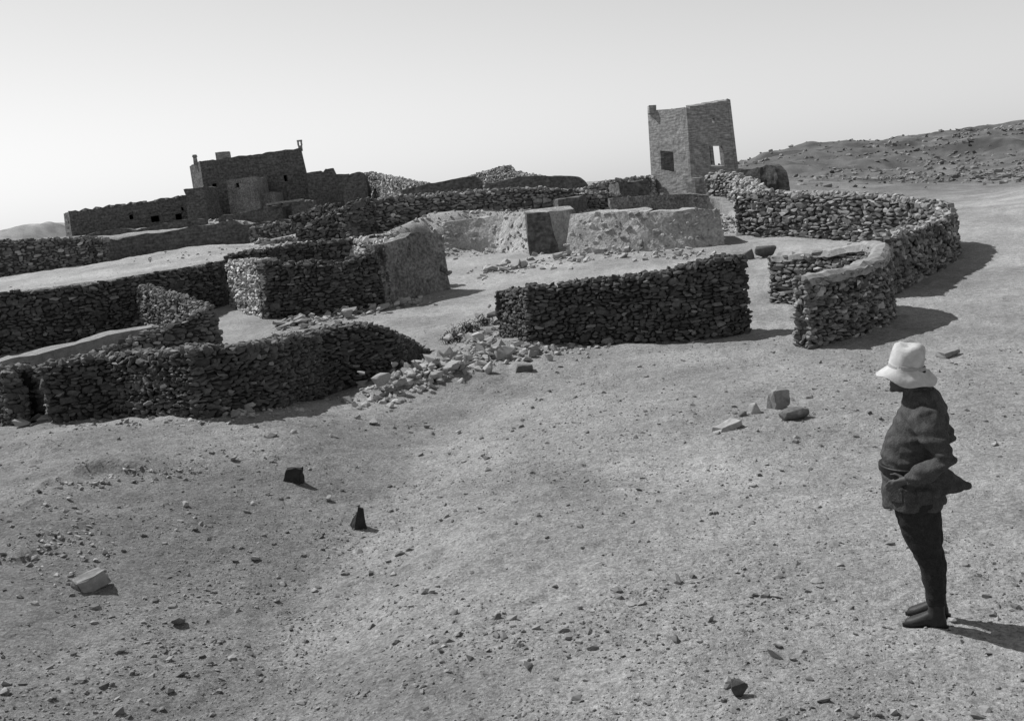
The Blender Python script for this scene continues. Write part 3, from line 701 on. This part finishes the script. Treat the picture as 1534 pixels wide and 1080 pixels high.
def rock(name, px, py, size, label, mt, seed, rot=(0, 0, 0), lift=.0, cat='rock', box=1.2, n=14, tone=1.0):
    V, Fc = hull(seed, n, box=box); me = npmesh(name, V * np.array(size), [Fc], np.full(len(V), tone)); me.materials.append(mt)
    bm = bmesh.new(); bm.from_mesh(me); lay = None
    bmesh.ops.bevel(bm, geom=list(bm.edges), offset=min(size) * .08, segments=1, affect='EDGES'); bm.to_mesh(me); bm.free()
    P = gp(px, py); o = bpy.data.objects.new(name, me); COL.objects.link(o); o.location = (P[0], P[1], P[2] + size[2] * .7 + lift); o.rotation_euler = rot
    return tag(o, label, cat)
rock('small_rock', 1130, 619, (.08, .07, .07), 'small pale rock between the slab and the upright block', PSTONE, 75, (0, 0, .3))
rock('small_rock', 1112, 623, (.05, .05, .04), 'tiny stone just right of the leaning slab', MSTONE, 95, (0, 0, .3))
rock('earth_clod', 1190, 626, (.19, .13, .08), 'low crumbly dark clod of earth in front of the squared block', DSTONE, 77, (0, 0, .2), box=.3, n=60, tone=1.7)
rock('small_rock', 823, 540, (.07, .05, .07), 'small upright stone right of the rubble heap', PSTONE, 80, (0, 0, .4))
rock('small_rock', 733, 560, (.10, .09, .12), 'rounded pale boulder at the front of the rubble heap', PSTONE, 81, (0, 0, .4))
rock('big_boulder', 757, 538, (.20, .14, .15), 'large grey boulder with a dark front in the rubble heap', PSTONE, 82, (0, .1, .3), box=.7, tone=.8)
rock('upright_rock', 1105, 1042, (.045, .03, .06), 'small dark upright rock near the lower picture edge', DSTONE, 83, (.2, .3, .3), tone=1.0)
rock('earth_clod', 268, 932, (.06, .04, .03), 'dark clod of earth in the lower left foreground', DSTONE, 84, (0, 0, .4), n=24, box=.5, tone=1.9)
rock('big_boulder', 1120, 388, (.18, .16, .16), 'grey boulder in the mouth of the enclosure, left one', MSTONE, 85, (0, 0, .3))
rock('big_boulder', 1146, 386, (.32, .2, .2), 'wider dark boulder in the mouth of the enclosure', DSTONE, 86, (0, 0, .2), tone=1.4)

def cut_rock(name, px, py, size, label, mt, seed, rot, lift=0, cat='rock', tone=1.0, taper=(1, 1), jit=.3, sink=.86):
    r = np.random.default_rng(seed); bm = bmesh.new(); C8 = []
    for z in (-1, 1):
        for x, y in ((-1, -1), (1, -1), (1, 1), (-1, 1)):
            q = np.array([x, y, z]) * (1 + r.uniform(-jit, .15, 3)) * (np.array([taper[0], taper[1], 1]) if z > 0 else 1); C8.append(q * np.array(size))
    bmbox(bm, C8); bmesh.ops.bevel(bm, geom=list(bm.edges), offset=min(size) * .10, segments=1, affect='EDGES')
    bmesh.ops.triangulate(bm, faces=bm.faces); bmesh.ops.subdivide_edges(bm, edges=list(bm.edges), cuts=2)
    for v in bm.verts:
        q = v.co * (1.2 / max(size)) + Vector((seed, 0, 0)); v.co += mn.noise_vector(q * 2.2) * min(size) * .26 + mn.noise_vector(q * 7) * min(size) * .07
    bmesh.ops.recalc_face_normals(bm, faces=bm.faces)
    me = bpy.data.meshes.new(name); bm.to_mesh(me); bm.free(); a_ = me.attributes.new('tone', 'FLOAT', 'POINT'); a_.data.foreach_set('value', np.full(len(me.vertices), tone, np.float32)); me.materials.append(mt)
    P = gp(px, py); o = bpy.data.objects.new(name, me); COL.objects.link(o); o.rotation_euler = rot
    zmin = min((o.rotation_euler.to_matrix() @ v.co).z for v in me.vertices); o.location = (P[0], P[1], P[2] - zmin * sink + lift)
    return tag(o, label, cat)
cut_rock('stone_block', 137, 880, (.15, .095, .075), 'angular block with a pale top and dark front, lower left foreground', PSTONE, 173, (.22, -.22, .75), tone=.75, taper=(.75, .7), sink=.6, jit=.4)
cut_rock('flat_slab', 1090, 643, (.18, .12, .035), 'pale flat slab leaning beside the upright block on the right', PSTONE, 174, (.1, -.2, .3), taper=(.9, .7), sink=.5, jit=.4, tone=.9)
cut_rock('upright_block', 1164, 611, (.12, .10, .13), 'squared block with a pale top standing behind the earth clod on the right', PSTONE, 176, (.1, -.12, .7), tone=.7, sink=.75, jit=.4)
cut_rock('flat_slab', 787, 557, (.16, .08, .06), 'dark squared slab in front of the rubble heap', MSTONE, 79, (0, .05, .1), tone=.7)
cut_rock('flat_slab', 1420, 533, (.15, .09, .04), 'small flat slab lying alone right of the man in the hat', PSTONE, 78, (.1, -.15, .4), tone=.7)
cut_rock('upright_rock', 441, 721, (.14, .07, .085), 'black wedge of rock on the foreground slope, nearer the walls', DSTONE, 171, (.1, .2, -.2), tone=.5, taper=(.65, .5), sink=.7, jit=.4)
cut_rock('upright_rock', 541, 790, (.085, .06, .12), 'black pointed rock standing in the hollow of the foreground', DSTONE, 182, (.1, .2, .3), tone=.5, taper=(.3, .4), sink=.75, jit=.4)

def hill_scrub():
    S = Stones(); up = np.array([0, 0, 1.0]); n = 0
    N = 16000; Y = 58 * (230 / 55) ** rng.random(N); X = Y * rng.uniform(.215, .75, N)
    dn = vn(X, Y * .6, 14, 81) + .6 * vn(X, Y, 5, 82); ok = dn + rng.normal(0, .35, N) > .25; X = X[ok][:4200]; Y = Y[ok][:4200]; Z = T(X, Y, True)
    for x, y, z in zip(X, Y, Z):
        r = (.05 + .10 * rng.random() ** 2.5) * (1 + y / 110); a = rng.uniform(0, 6.28); ax = np.array([math.cos(a), math.sin(a), 0]); ay = np.array([-ax[1], ax[0], 0])
        S.add((x, y, z + r * .15), ax, ay, up, (r * rng.uniform(1, 1.8), r, r * rng.uniform(.4, .8)), rng.uniform(.7, 1.6), .3)
    V, F_, t = S.arrays(); o = link('hill_scrub', npmesh('hill_scrub', V, [F_], t), mat('hill_scrub', .15, .4, 3, bump=0, tone=True)); tag(o, 'dark scrub and outcrops dotted over the far right hills', 'scrub', kind='stuff')
hill_scrub()

# stones embedded in the bank: nobody could count them
def bank_stones():
    S = Stones(); up = np.array([0, 0, 1.0])
    N = 3800; X = rng.uniform(EX[5], EX[13], N); Yb = np.interp(X, EX, EY) + rng.uniform(-.3, 1, N) * np.interp(X, EX, EW)
    dens = vn(X, Yb, 1.6, 61); kk = dens + rng.normal(0, .5, N) > .05
    for x, y in zip(X[kk], Yb[kk]):
        r = .025 + .09 * rng.random() ** 3; a = rng.uniform(0, 6.28); ax = np.array([math.cos(a), math.sin(a), 0]); ay = np.array([-ax[1], ax[0], 0])
        S.add((x, y, float(T(x, y, True)) + .01), ax, ay, up, (r, r * .8, r * .6), rng.uniform(.7, 1.3), .4)
    V, F_, t = S.arrays(); o = link('bank_rubble', npmesh('bank_rubble', V, [F_], t), PSTONE); tag(o, 'rubble and small stones embedded in the earth bank below the tower', 'rubble', kind='stuff')
bank_stones()

def chips(name, label, spots):
    S = Stones(); up = np.array([0, 0, 1.0])
    for poly, n, sx, sy, r0, r1 in spots:
        P = np.array(poly, float); d = np.r_[0, np.cumsum(np.hypot(*np.diff(P, axis=0).T))]
        for _ in range(n):
            tt = rng.uniform(0, d[-1]); G = gp(np.interp(tt, d, P[:, 0]) + rng.normal(0, sx), np.interp(tt, d, P[:, 1]) + rng.normal(0, sy)); r = r0 + (r1 - r0) * rng.random() ** 2
            an = rng.uniform(0, 6.28); ax = np.array([math.cos(an), math.sin(an), 0]); ay = np.array([-ax[1], ax[0], 0])
            S.add(G + np.array([0, 0, r * .25]), ax, ay, up, (r * rng.uniform(.9, 1.6), r, r * rng.uniform(.4, .8)), rng.uniform(.6, 1.2), .35)
    V, F_, t = S.arrays(); o = link(name, npmesh(name, V, [F_], t), PSTONE); tag(o, label, 'rubble', kind='stuff')
chips('rubble_chips', 'small stone chips filling the rubble heaps and wall feet', [([(560, 594), (620, 570), (690, 545), (742, 500), (752, 478)], 420, 18, 11, .02, .07), ([(690, 545), (760, 530), (835, 524), (900, 522)], 170, 14, 6, .02, .06),
    ([(420, 488), (500, 478), (570, 464), (640, 448)], 160, 10, 4, .025, .08), ([(700, 415), (800, 396), (900, 383), (1060, 376)], 200, 12, 5, .03, .1), ([(380, 372), (470, 362), (560, 352)], 160, 14, 5, .03, .10), ([(205, 392), (300, 380), (400, 372)], 60, 18, 4, .02, .07), ([(300, 334), (345, 328), (420, 344)], 80, 12, 4, .04, .14), ([(90, 636), (300, 632), (440, 614), (560, 578)], 120, 8, 4, .015, .05), ([(40, 820), (120, 790), (60, 860)], 160, 30, 28, .008, .03), ([(60, 742), (200, 712), (300, 706)], 120, 14, 8, .008, .03)])
# ================================================================== SCRUB
def scrub(px, py, h, wd, n, label):
    P = gp(px, py); root = empty('scrub_bush', P); tag(root, label, 'bush', 'scrub by the rubble heap')
    br = bmesh.new(); V, F_, tn = [], [], []
    for i in range(n):
        a = random.uniform(0, 6.28); ln = h * random.uniform(.5, 1.1); sp = wd * random.uniform(.1, 1)
        q0 = Vector((random.gauss(0, wd * .35), random.gauss(0, wd * .2), 0)); q2 = q0 + Vector((math.cos(a) * sp * .7, math.sin(a) * sp * .5, ln)); q1 = (q0 + q2) / 2 + Vector((random.gauss(0, .03), random.gauss(0, .03), .03))
        prev = None
        for q, r in ((q0, .006), (q1, .004), (q2, .002)):
            ring = [br.verts.new(q + Vector((math.cos(k * 2.1) * r, math.sin(k * 2.1) * r, 0))) for k in range(3)]
            if prev:
                for k in range(3): br.faces.new((prev[k], prev[(k + 1) % 3], ring[(k + 1) % 3], ring[k]))
            prev = ring
        for k in range(26):
            f = random.uniform(.25, 1.05); c = np.array(q0.lerp(q2, f)) + rng.normal(0, .035, 3); d1 = rng.normal(size=3); d1 /= np.linalg.norm(d1); d2 = np.cross(d1, rng.normal(size=3)); d2 /= np.linalg.norm(d2)
            s = random.uniform(.010, .022); b = len(V); V += [c - d1 * s, c + d2 * s * .5, c + d1 * s, c - d2 * s * .5]; F_.append([b, b + 1, b + 2, b + 3]); tn += [random.uniform(.6, 1.5)] * 4
    me = bpy.data.meshes.new('branches'); br.to_mesh(me); br.free(); link('branches', me, TWIG, root)
    link('foliage', npmesh('foliage', np.array(V), [np.array(F_)], tn), SCRUB, root)
scrub(678, 514, .24, .26, 34, 'dark dry bush at the left of the scrub row behind the rubble heap')
scrub(706, 500, .26, .32, 40, 'dark dry bush in the scrub row beside the pale stones')
scrub(728, 488, .22, .22, 24, 'smallest dark dry bush, touching the end of the central wall')

# ================================================================== PERSON
def loft(bm, rings, n=20, capped=True):
    """rings: (x, y, z, ra, rb, axis) horizontal ellipse unless axis vector is given"""
    prev = None; allr = []
    for k, rg in enumerate(rings):
        c = Vector(rg[:3]); ra, rb = rg[3], rg[4]
        if len(rg) > 5 and rg[5] is not None: ax = Vector(rg[5]).normalized()
        else: ax = Vector((0, 0, 1))
        u = Vector((1, 0, 0)) - ax * ax.x
        if u.length < .2: u = Vector((0, 0, 1)) - ax * ax.z
        u.normalize(); v = ax.cross(u)
        ring = [bm.verts.new(c + u * math.cos(2 * math.pi * i / n) * ra + v * math.sin(2 * math.pi * i / n) * rb) for i in range(n)]
        if prev:
            for i in range(n): bm.faces.new((prev[i], prev[(i + 1) % n], ring[(i + 1) % n], ring[i]))
        prev = ring; allr.append(ring)
    if capped: bm.faces.new(list(reversed(allr[0]))); bm.faces.new(allr[-1])
def limb(bm, pts, n=14):
    """tapered limb through (x,y,z,r)"""
    P = [Vector(p[:3]) for p in pts]; rings = []
    for i, p in enumerate(pts):
        d = (P[min(i + 1, len(P) - 1)] - P[max(i - 1, 0)])
        rings.append((*p[:3], p[3], p[3] if len(p) < 5 else p[4], d))
    for e in (0, -1):
        d = (P[1] - P[0]).normalized() * -1 if e == 0 else (P[-1] - P[-2]).normalized()
        q = P[e] + d * pts[e][3] * .7; r = (*q, pts[e][3] * .55, (pts[e][4] if len(pts[e]) > 4 else pts[e][3]) * .55, rings[e][5])
        rings = [r] + rings if e == 0 else rings + [r]
    loft(bm, rings, n)
def ball(bm, c, r, sc=(1, 1, 1), sub=2, rot=None):
    mtx = Matrix.Translation(Vector(c)) @ (rot or Matrix()) @ Matrix.Diagonal((*[r * s for s in sc], 1))
    bmesh.ops.create_icosphere(bm, subdivisions=sub, radius=1, matrix=mtx)
def fuse(name, bm, mt, parent, voxel, smooth=6, fold=None, tone=None):
    bmesh.ops.recalc_face_normals(bm, faces=bm.faces)
    me = bpy.data.meshes.new(name); bm.to_mesh(me); bm.free()
    o = bpy.data.objects.new(name, me); COL.objects.link(o)
    md = o.modifiers.new('r', 'REMESH'); md.mode = 'VOXEL'; md.voxel_size = voxel
    if smooth: sm = o.modifiers.new('s', 'SMOOTH'); sm.iterations = smooth; sm.factor = .5
    dg = bpy.context.evaluated_depsgraph_get(); dg.update(); me2 = bpy.data.meshes.new_from_object(o.evaluated_get(dg)); o.modifiers.clear(); o.data = me2; me2.name = name
    bpy.data.meshes.remove(me)
    if fold:
        nn = [v.normal.copy() for v in me2.vertices]
        for v, n_ in zip(me2.vertices, nn): v.co += n_ * fold(v.co)
    for p in me2.polygons: p.use_smooth = True
    me2.materials.clear(); me2.materials.append(mt); o.parent = parent
    return o
SKIN = mat('tanned_skin', .07, .1, 30, rough=.6, bump=.1)
JACK = mat('dark_wool', .058, .5, 22, bump=.8, bscale=70, bdist=.008, extra=mulnoise(160, .7, 1.3))
TROU = mat('dark_trouser_cloth', .026, .45, 22, bump=.8, bscale=70, bdist=.008, extra=mulnoise(160, .7, 1.3))
BOOT = mat('boot_leather', .03, .3, 30, rough=.5, bump=.2)
HATM = mat('pale_hat_felt', .42, .22, 22, bump=.5, bscale=45, bdist=.006)
HAIR = mat('dark_hair', .02, .3, 60)
BELT = mat('belt_leather', .012, .2, 30, rough=.45, bump=.1)

FP = gp(1397, 931)
PR = empty('person', FP); PR.rotation_euler = (0, 0, rad(-22.7))
tag(PR, 'person in a pale brimmed hat, dark belted jacket, trousers and boots, standing side on', 'person')
# --- body
bm = bmesh.new()
for sy, dx in ((-1, 0.0), (1, .015)):
    y = .085 * sy
    limb(bm, [(-.07, y, .86, .085), (-.05 + dx, y, .66, .075), (-.015 + dx, y, .46, .055), (.015 + dx, y, .32, .056), (.02 + dx, y, .10, .038)])
    limb(bm, [(.04 + dx, y, .045, .026), (-.03 + dx, y, .045, .026), (-.08 + dx, y, .035, .02)])
loft(bm, [(-.075, 0, .80, .11, .15), (-.075, 0, .92, .12, .16), (-.075, 0, 1.05, .12, .15), (-.06, 0, 1.2, .125, .165), (-.03, 0, 1.34, .115, .18), (-.02, 0, 1.42, .08, .13), (-.03, 0, 1.46, .05, .06)])
limb(bm, [(-.035, 0, 1.42, .058), (-.07, 0, 1.53, .055)])
ball(bm, (-.085, 0, 1.605), .098, (.98, .76, 1.12), 3)
ball(bm, (-.135, 0, 1.545), .062, (.95, .82, .9), 2)                      # jaw
ball(bm, (-.176, 0, 1.508), .022, (1, 1.1, .8), 2)                        # chin
limb(bm, [(-.186, 0, 1.62, .010), (-.207, 0, 1.585, .014), (-.196, 0, 1.578, .013)], 10)   # nose
for sy in (-1, 1):
    ball(bm, (-.170, .034 * sy, 1.632), .018, (.7, 1.4, .5), 2)           # brow
    ball(bm, (-.160, .034 * sy, 1.612), .014, (.8, 1.1, .8), 2)           # eye
    ball(bm, (-.075, .083 * sy, 1.60), .03, (.6, .35, 1.05), 2)           # ear
ball(bm, (-.186, 0, 1.545), .012, (.8, 2.0, .5), 2); ball(bm, (-.184, 0, 1.532), .012, (.8, 1.7, .5), 2)   # lips
ARM = {}
for sy, el in ((-1, (.10, -.27, 1.13)), (1, (.12, .26, 1.14))):
    sh = (-.01, .185 * sy, 1.37); wr = (-.10, .225 * sy, 1.005)
    limb(bm, [(*sh, .055), (*el, .043), (*wr, .030)])
    W = Vector(wr); D = Vector((-.85, -.28 * sy, -.45)).normalized(); side_ = Vector((0, 0, 1)); N_ = D.cross(side_).normalized() * sy
    up_ = N_.cross(D).normalized() * sy
    if up_.z < 0: up_ = -up_
    pc = W + D * .05; limb(bm, [(*W, .026), (*(W + D * .04), .028, .018), (*(W + D * .085), .034, .016)])
    for j, (ofs, ln) in enumerate(((.027, .070), (.009, .078), (-.009, .073), (-.027, .058))):
        b0 = W + D * .088 + up_ * ofs; b1 = b0 + D * ln * .5; b2 = b1 + (D * .8 - up_ * .35).normalized() * ln * .5
        limb(bm, [(*b0, .0085), (*b1, .0078), (*b2, .0065)], 8)
    t0 = W + D * .035 + up_ * .028; t1 = t0 + (D * .6 + up_ * .7).normalized() * .04; t2 = t1 + (D * .9 + up_ * .2).normalized() * .03
    limb(bm, [(*t0, .011), (*t1, .0095), (*t2, .0075)], 8)
fuse('body', bm, SKIN, PR, .0055, 3)
# --- trousers
bm = bmesh.new()
for sy, dx in ((-1, 0.0), (1, .015)):
    y = .085 * sy
    loft(bm, [(-.07, y * .9, .92, .13, .10), (-.065, y, .80, .138, .105), (-.058 + dx * .5, y, .70, .13, .105), (-.035 + dx, y, .56, .105, .092), (-.01 + dx, y, .46, .078, .074), (.012 + dx * .8, y, .36, .072, .068), (.022 + dx * .7, y, .24, .062, .06), (.026 + dx * .6, y, .15, .055, .054)], 24)
loft(bm, [(-.075, 0, .76, .12, .10), (-.075, 0, .85, .135, .17), (-.075, 0, .98, .13, .165)], 24)
fold = lambda p:   .002 * mn.noise(p * 28) - .018 * max(0, .22 - abs(mn.noise(Vector((p.x * 8, p.y * 8, p.z * 9 + p.x * 6))))) + .007 * mn.noise(Vector((p.x * 9, p.y * 9, p.z * 12))) + .003 * math.sin(p.z * 60 + 4 * mn.noise(p * 7)) * max(0, min(1, (p.z - .1) * 3)) * .6
fuse('trousers', bm, TROU, PR, .010, 6, fold)
# --- boots
for sy, dx in ((-1, 0.0), (1, .015)):
    y = .085 * sy; bm = bmesh.new()
    loft(bm, [(.025 + dx * .6, y, .26, .052, .050), (.024 + dx * .7, y, .18, .050, .048), (.024 + dx, y, .11, .048, .046), (.02 + dx, y, .07, .058, .046), (.01 + dx, y, .02, .075, .044)], 20)
    loft(bm, [(x_ + dx, y, zc, rz, ry, (1, 0, 0)) for x_, zc, rz, ry in ((.082, .035, .022, .02), (.07, .045, .043, .038), (.03, .06, .058, .043), (-.03, .055, .053, .045), (-.08, .042, .041, .048), (-.12, .033, .032, .045), (-.15, .027, .024, .034), (-.165, .022, .012, .018))], 20)
    b = fuse('boot', bm, BOOT, PR, .008, 4)
    bm = bmesh.new(); loft(bm, [(-.042 + dx, y, -.008, .135, .044), (-.042 + dx, y, .018, .135, .044)], 24)
    me = bpy.data.meshes.new('sole'); bm.to_mesh(me); bm.free(); link('sole', me, BELT, b)
# --- jacket
bm = bmesh.new()
loft(bm, [(-.085, 0, .775, .185, .205), (-.085, 0, .86, .19, .205), (-.085, 0, .97, .175, .19), (-.09, 0, 1.03, .17, .185), (-.08, 0, 1.10, .182, .185), (-.06, 0, 1.20, .18, .192), (-.02, 0, 1.32, .158, .20), (-.005, 0, 1.41, .132, .185), (-.012, 0, 1.47, .104, .13), (-.02, 0, 1.515, .085, .09)], 32)
for sy, el in ((-1, (.105, -.275, 1.14)), (1, (.125, .265, 1.145))):
    limb(bm, [(-.01, .165 * sy, 1.375, .085), (.05, .235 * sy, 1.25, .078), (*el, .066), (.0, .26 * sy, 1.06, .062), (-.085, .235 * sy, 1.01, .052)], 18)
# blown back tail
loft(bm, [(.03, -.02, .96, .09, .13, (1, 0, -.4)), (.12, -.02, .915, .075, .10, (1, 0, -.4)), (.20, -.01, .895, .03, .06, (1, 0, -.2)), (.245, 0, .895, .012, .03, (1, 0, 0))], 18)
def jf(p):
    a = .009 * mn.noise(Vector((p.x * 8, p.y * 8, p.z * 13))) - .022 * max(0, .22 - abs(mn.noise(Vector((p.x * 7 + 3, p.y * 7, p.z * 9 + p.x * 5))))) + .0025 * mn.noise(p * 30)
    a += .006 * math.sin(p.z * 75 + 6 * mn.noise(p * 5)) * (1 if abs(p.y) > .17 else .5)
    if p.z < 1.0: a += .010 * math.sin(math.atan2(p.y, p.x + .08) * 7 + 3 * mn.noise(p * 3)) * (1.02 - p.z) * 4
    return a
fuse('jacket', bm, JACK, PR, .010, 5, jf)
bm = bmesh.new(); loft(bm, [(-.09, 0, 1.005, .183, .197), (-.09, 0, 1.01, .190, .204), (-.09, 0, 1.045, .190, .204), (-.09, 0, 1.05, .183, .197)], 40); me = bpy.data.meshes.new('belt'); bm.to_mesh(me); bm.free(); link('belt', me, BELT, PR)
bm = bmesh.new(); loft(bm, [(-.015, 0, 1.43, .115, .13), (-.03, 0, 1.475, .09, .092), (-.04, 0, 1.53, .083, .08), (-.045, 0, 1.535, .07, .068)], 28); fuse('collar', bm, JACK, PR, .009, 3)
for x_, y_, z_ in ((-.175, -.165, .885), (-.02, -.200, .885)):      # flapped skirt pockets
    bm = bmesh.new(); bmesh.ops.create_cube(bm, size=1, matrix=Matrix.Translation((x_, y_, z_)) @ Matrix.Rotation(math.atan2(y_, x_ + .085) + math.pi / 2, 4, 'Z') @ Matrix.Diagonal((.10, .022, .10, 1)))
    bmesh.ops.bevel(bm, geom=list(bm.edges), offset=.009, segments=2, affect='EDGES')
    me = bpy.data.meshes.new('pocket'); bm.to_mesh(me); bm.free(); link('pocket', me, JACK, PR)
# --- hair and hat
bm = bmesh.new(); ball(bm, (-.075, 0, 1.605), .098, (.95, .80, .95), 3)
bmesh.ops.bisect_plane(bm, geom=list(bm.verts) + list(bm.edges) + list(bm.faces), plane_co=(-.11, 0, 1.6), plane_no=(-1, 0, .5), clear_outer=True)
me = bpy.data.meshes.new('hair'); bm.to_mesh(me); bm.free(); link('hair', me, HAIR, PR)
HT = bpy.data.objects.new('hat', None)
bm = bmesh.new(); n = 40
prof = [(.088, -.015), (.108, -.012), (.140, -.032), (.192, -.070), (.194, -.067), (.144, -.026), (.114, .002), (.111, .03), (.108, .08), (.104, .115), (.092, .138), (.06, .150), (.02, .147)]
rings = []
for r, z in prof:
    ring = []
    for i in range(n):
        a = 2 * math.pi * i / n; rr = r * (1 + .03 * math.sin(3 * a + 1) * (r > .13)); zz = z + (.017 * math.sin(2 * a + .6) + .009 * math.sin(5 * a)) * (r > .13) + .008 * math.sin(a * 2 + 2) * (z > .1)
        if z > .0: rr *= 1 + .13 * mn.noise(Vector((math.cos(a) * 1.6, math.sin(a) * 1.6, z * 14))) - .05 * max(0, math.cos(a - 2.2)) ** 6 * (z > .07)
        if z > .1: zz += .02 * mn.noise(Vector((math.cos(a) * 1.5 * r * 8, math.sin(a) * 1.5 * r * 8, 3)))
        ring.append(bm.verts.new((rr * math.cos(a) * 1.05, rr * math.sin(a) * .95, zz)))
    rings.append(ring)
for a, b in zip(rings, rings[1:]):
    for i in range(n): bm.faces.new((a[i], a[(i + 1) % n], b[(i + 1) % n], b[i]))
bm.faces.new(rings[-1])
bm.transform(Matrix.Translation((-.092, 0, 1.64)) @ Matrix.Rotation(rad(9), 4, 'Y') @ Matrix.Diagonal((.87, .9, 1.0, 1)))
bmesh.ops.recalc_face_normals(bm, faces=bm.faces)
me = bpy.data.meshes.new('hat'); bm.to_mesh(me); bm.free()
for p in me.polygons: p.use_smooth = True
bpy.data.objects.remove(HT); hat = link('hat', me, HATM, PR)
bm = bmesh.new(); rings = []
for r, z in ((.112, .000), (.1165, .003), (.1155, .022), (.110, .024)):
    rings.append([bm.verts.new((r * math.cos(2 * math.pi * i / n) * 1.05 * 1.02, r * math.sin(2 * math.pi * i / n) * .95 * 1.02, z)) for i in range(n)])
for a, b_ in zip(rings, rings[1:]):
    for i in range(n): bm.faces.new((a[i], a[(i + 1) % n], b_[(i + 1) % n], b_[i]))
bm.transform(Matrix.Translation((-.092, 0, 1.64)) @ Matrix.Rotation(rad(9), 4, 'Y') @ Matrix.Diagonal((.87, .9, 1.0, 1)))
me = bpy.data.meshes.new('hat_band'); bm.to_mesh(me); bm.free()
link('hat_band', me, mat('hat_ribbon', .30, .15, 30, bump=.2), hat)

# ================================================================== LIGHT AND SKY
SUN_AZ, SUN_EL = 36.0, 50.0     # azimuth: degrees behind the left (-x) axis
sv = Vector((-math.cos(rad(SUN_EL)) * math.cos(rad(SUN_AZ)), math.cos(rad(SUN_EL)) * math.sin(rad(SUN_AZ)), math.sin(rad(SUN_EL))))
sd_ = bpy.data.lights.new('sun', 'SUN'); so = bpy.data.objects.new('sun', sd_); COL.objects.link(so)
sd_.energy = 5.0; sd_.angle = rad(.5); so.rotation_euler = sv.to_track_quat('Z', 'Y').to_euler(); so.location = (0, 0, 40)
w = bpy.data.worlds.new('World'); scene.world = w; w.use_nodes = True
nt = w.node_tree; bg = nt.nodes['Background']
st = nt.nodes.new('ShaderNodeTexSky'); st.sky_type = 'NISHITA'; st.sun_disc = False
st.sun_elevation = rad(SUN_EL); st.sun_rotation = math.atan2(sv.x, sv.y); st.dust_density = SKY_DUST; st.air_density = 1.0; st.altitude = 1300
sp = nt.nodes.new('ShaderNodeSeparateColor'); pw = nt.nodes.new('ShaderNodeMath'); pw.operation = 'POWER'; pw.inputs[1].default_value = SKY_POW
cb = nt.nodes.new('ShaderNodeCombineColor')
nt.links.new(st.outputs[0], sp.inputs[0]); nt.links.new(sp.outputs[2], pw.inputs[0])   # blue sensitive black and white film
for i in range(3): nt.links.new(pw.outputs[0], cb.inputs[i])
nt.links.new(cb.outputs[0], bg.inputs[0]); bg.inputs[1].default_value = SKY_STR
scene.view_settings.view_transform = 'Standard'; scene.view_settings.look = 'None'; scene.view_settings.exposure = .15; scene.view_settings.gamma = 1
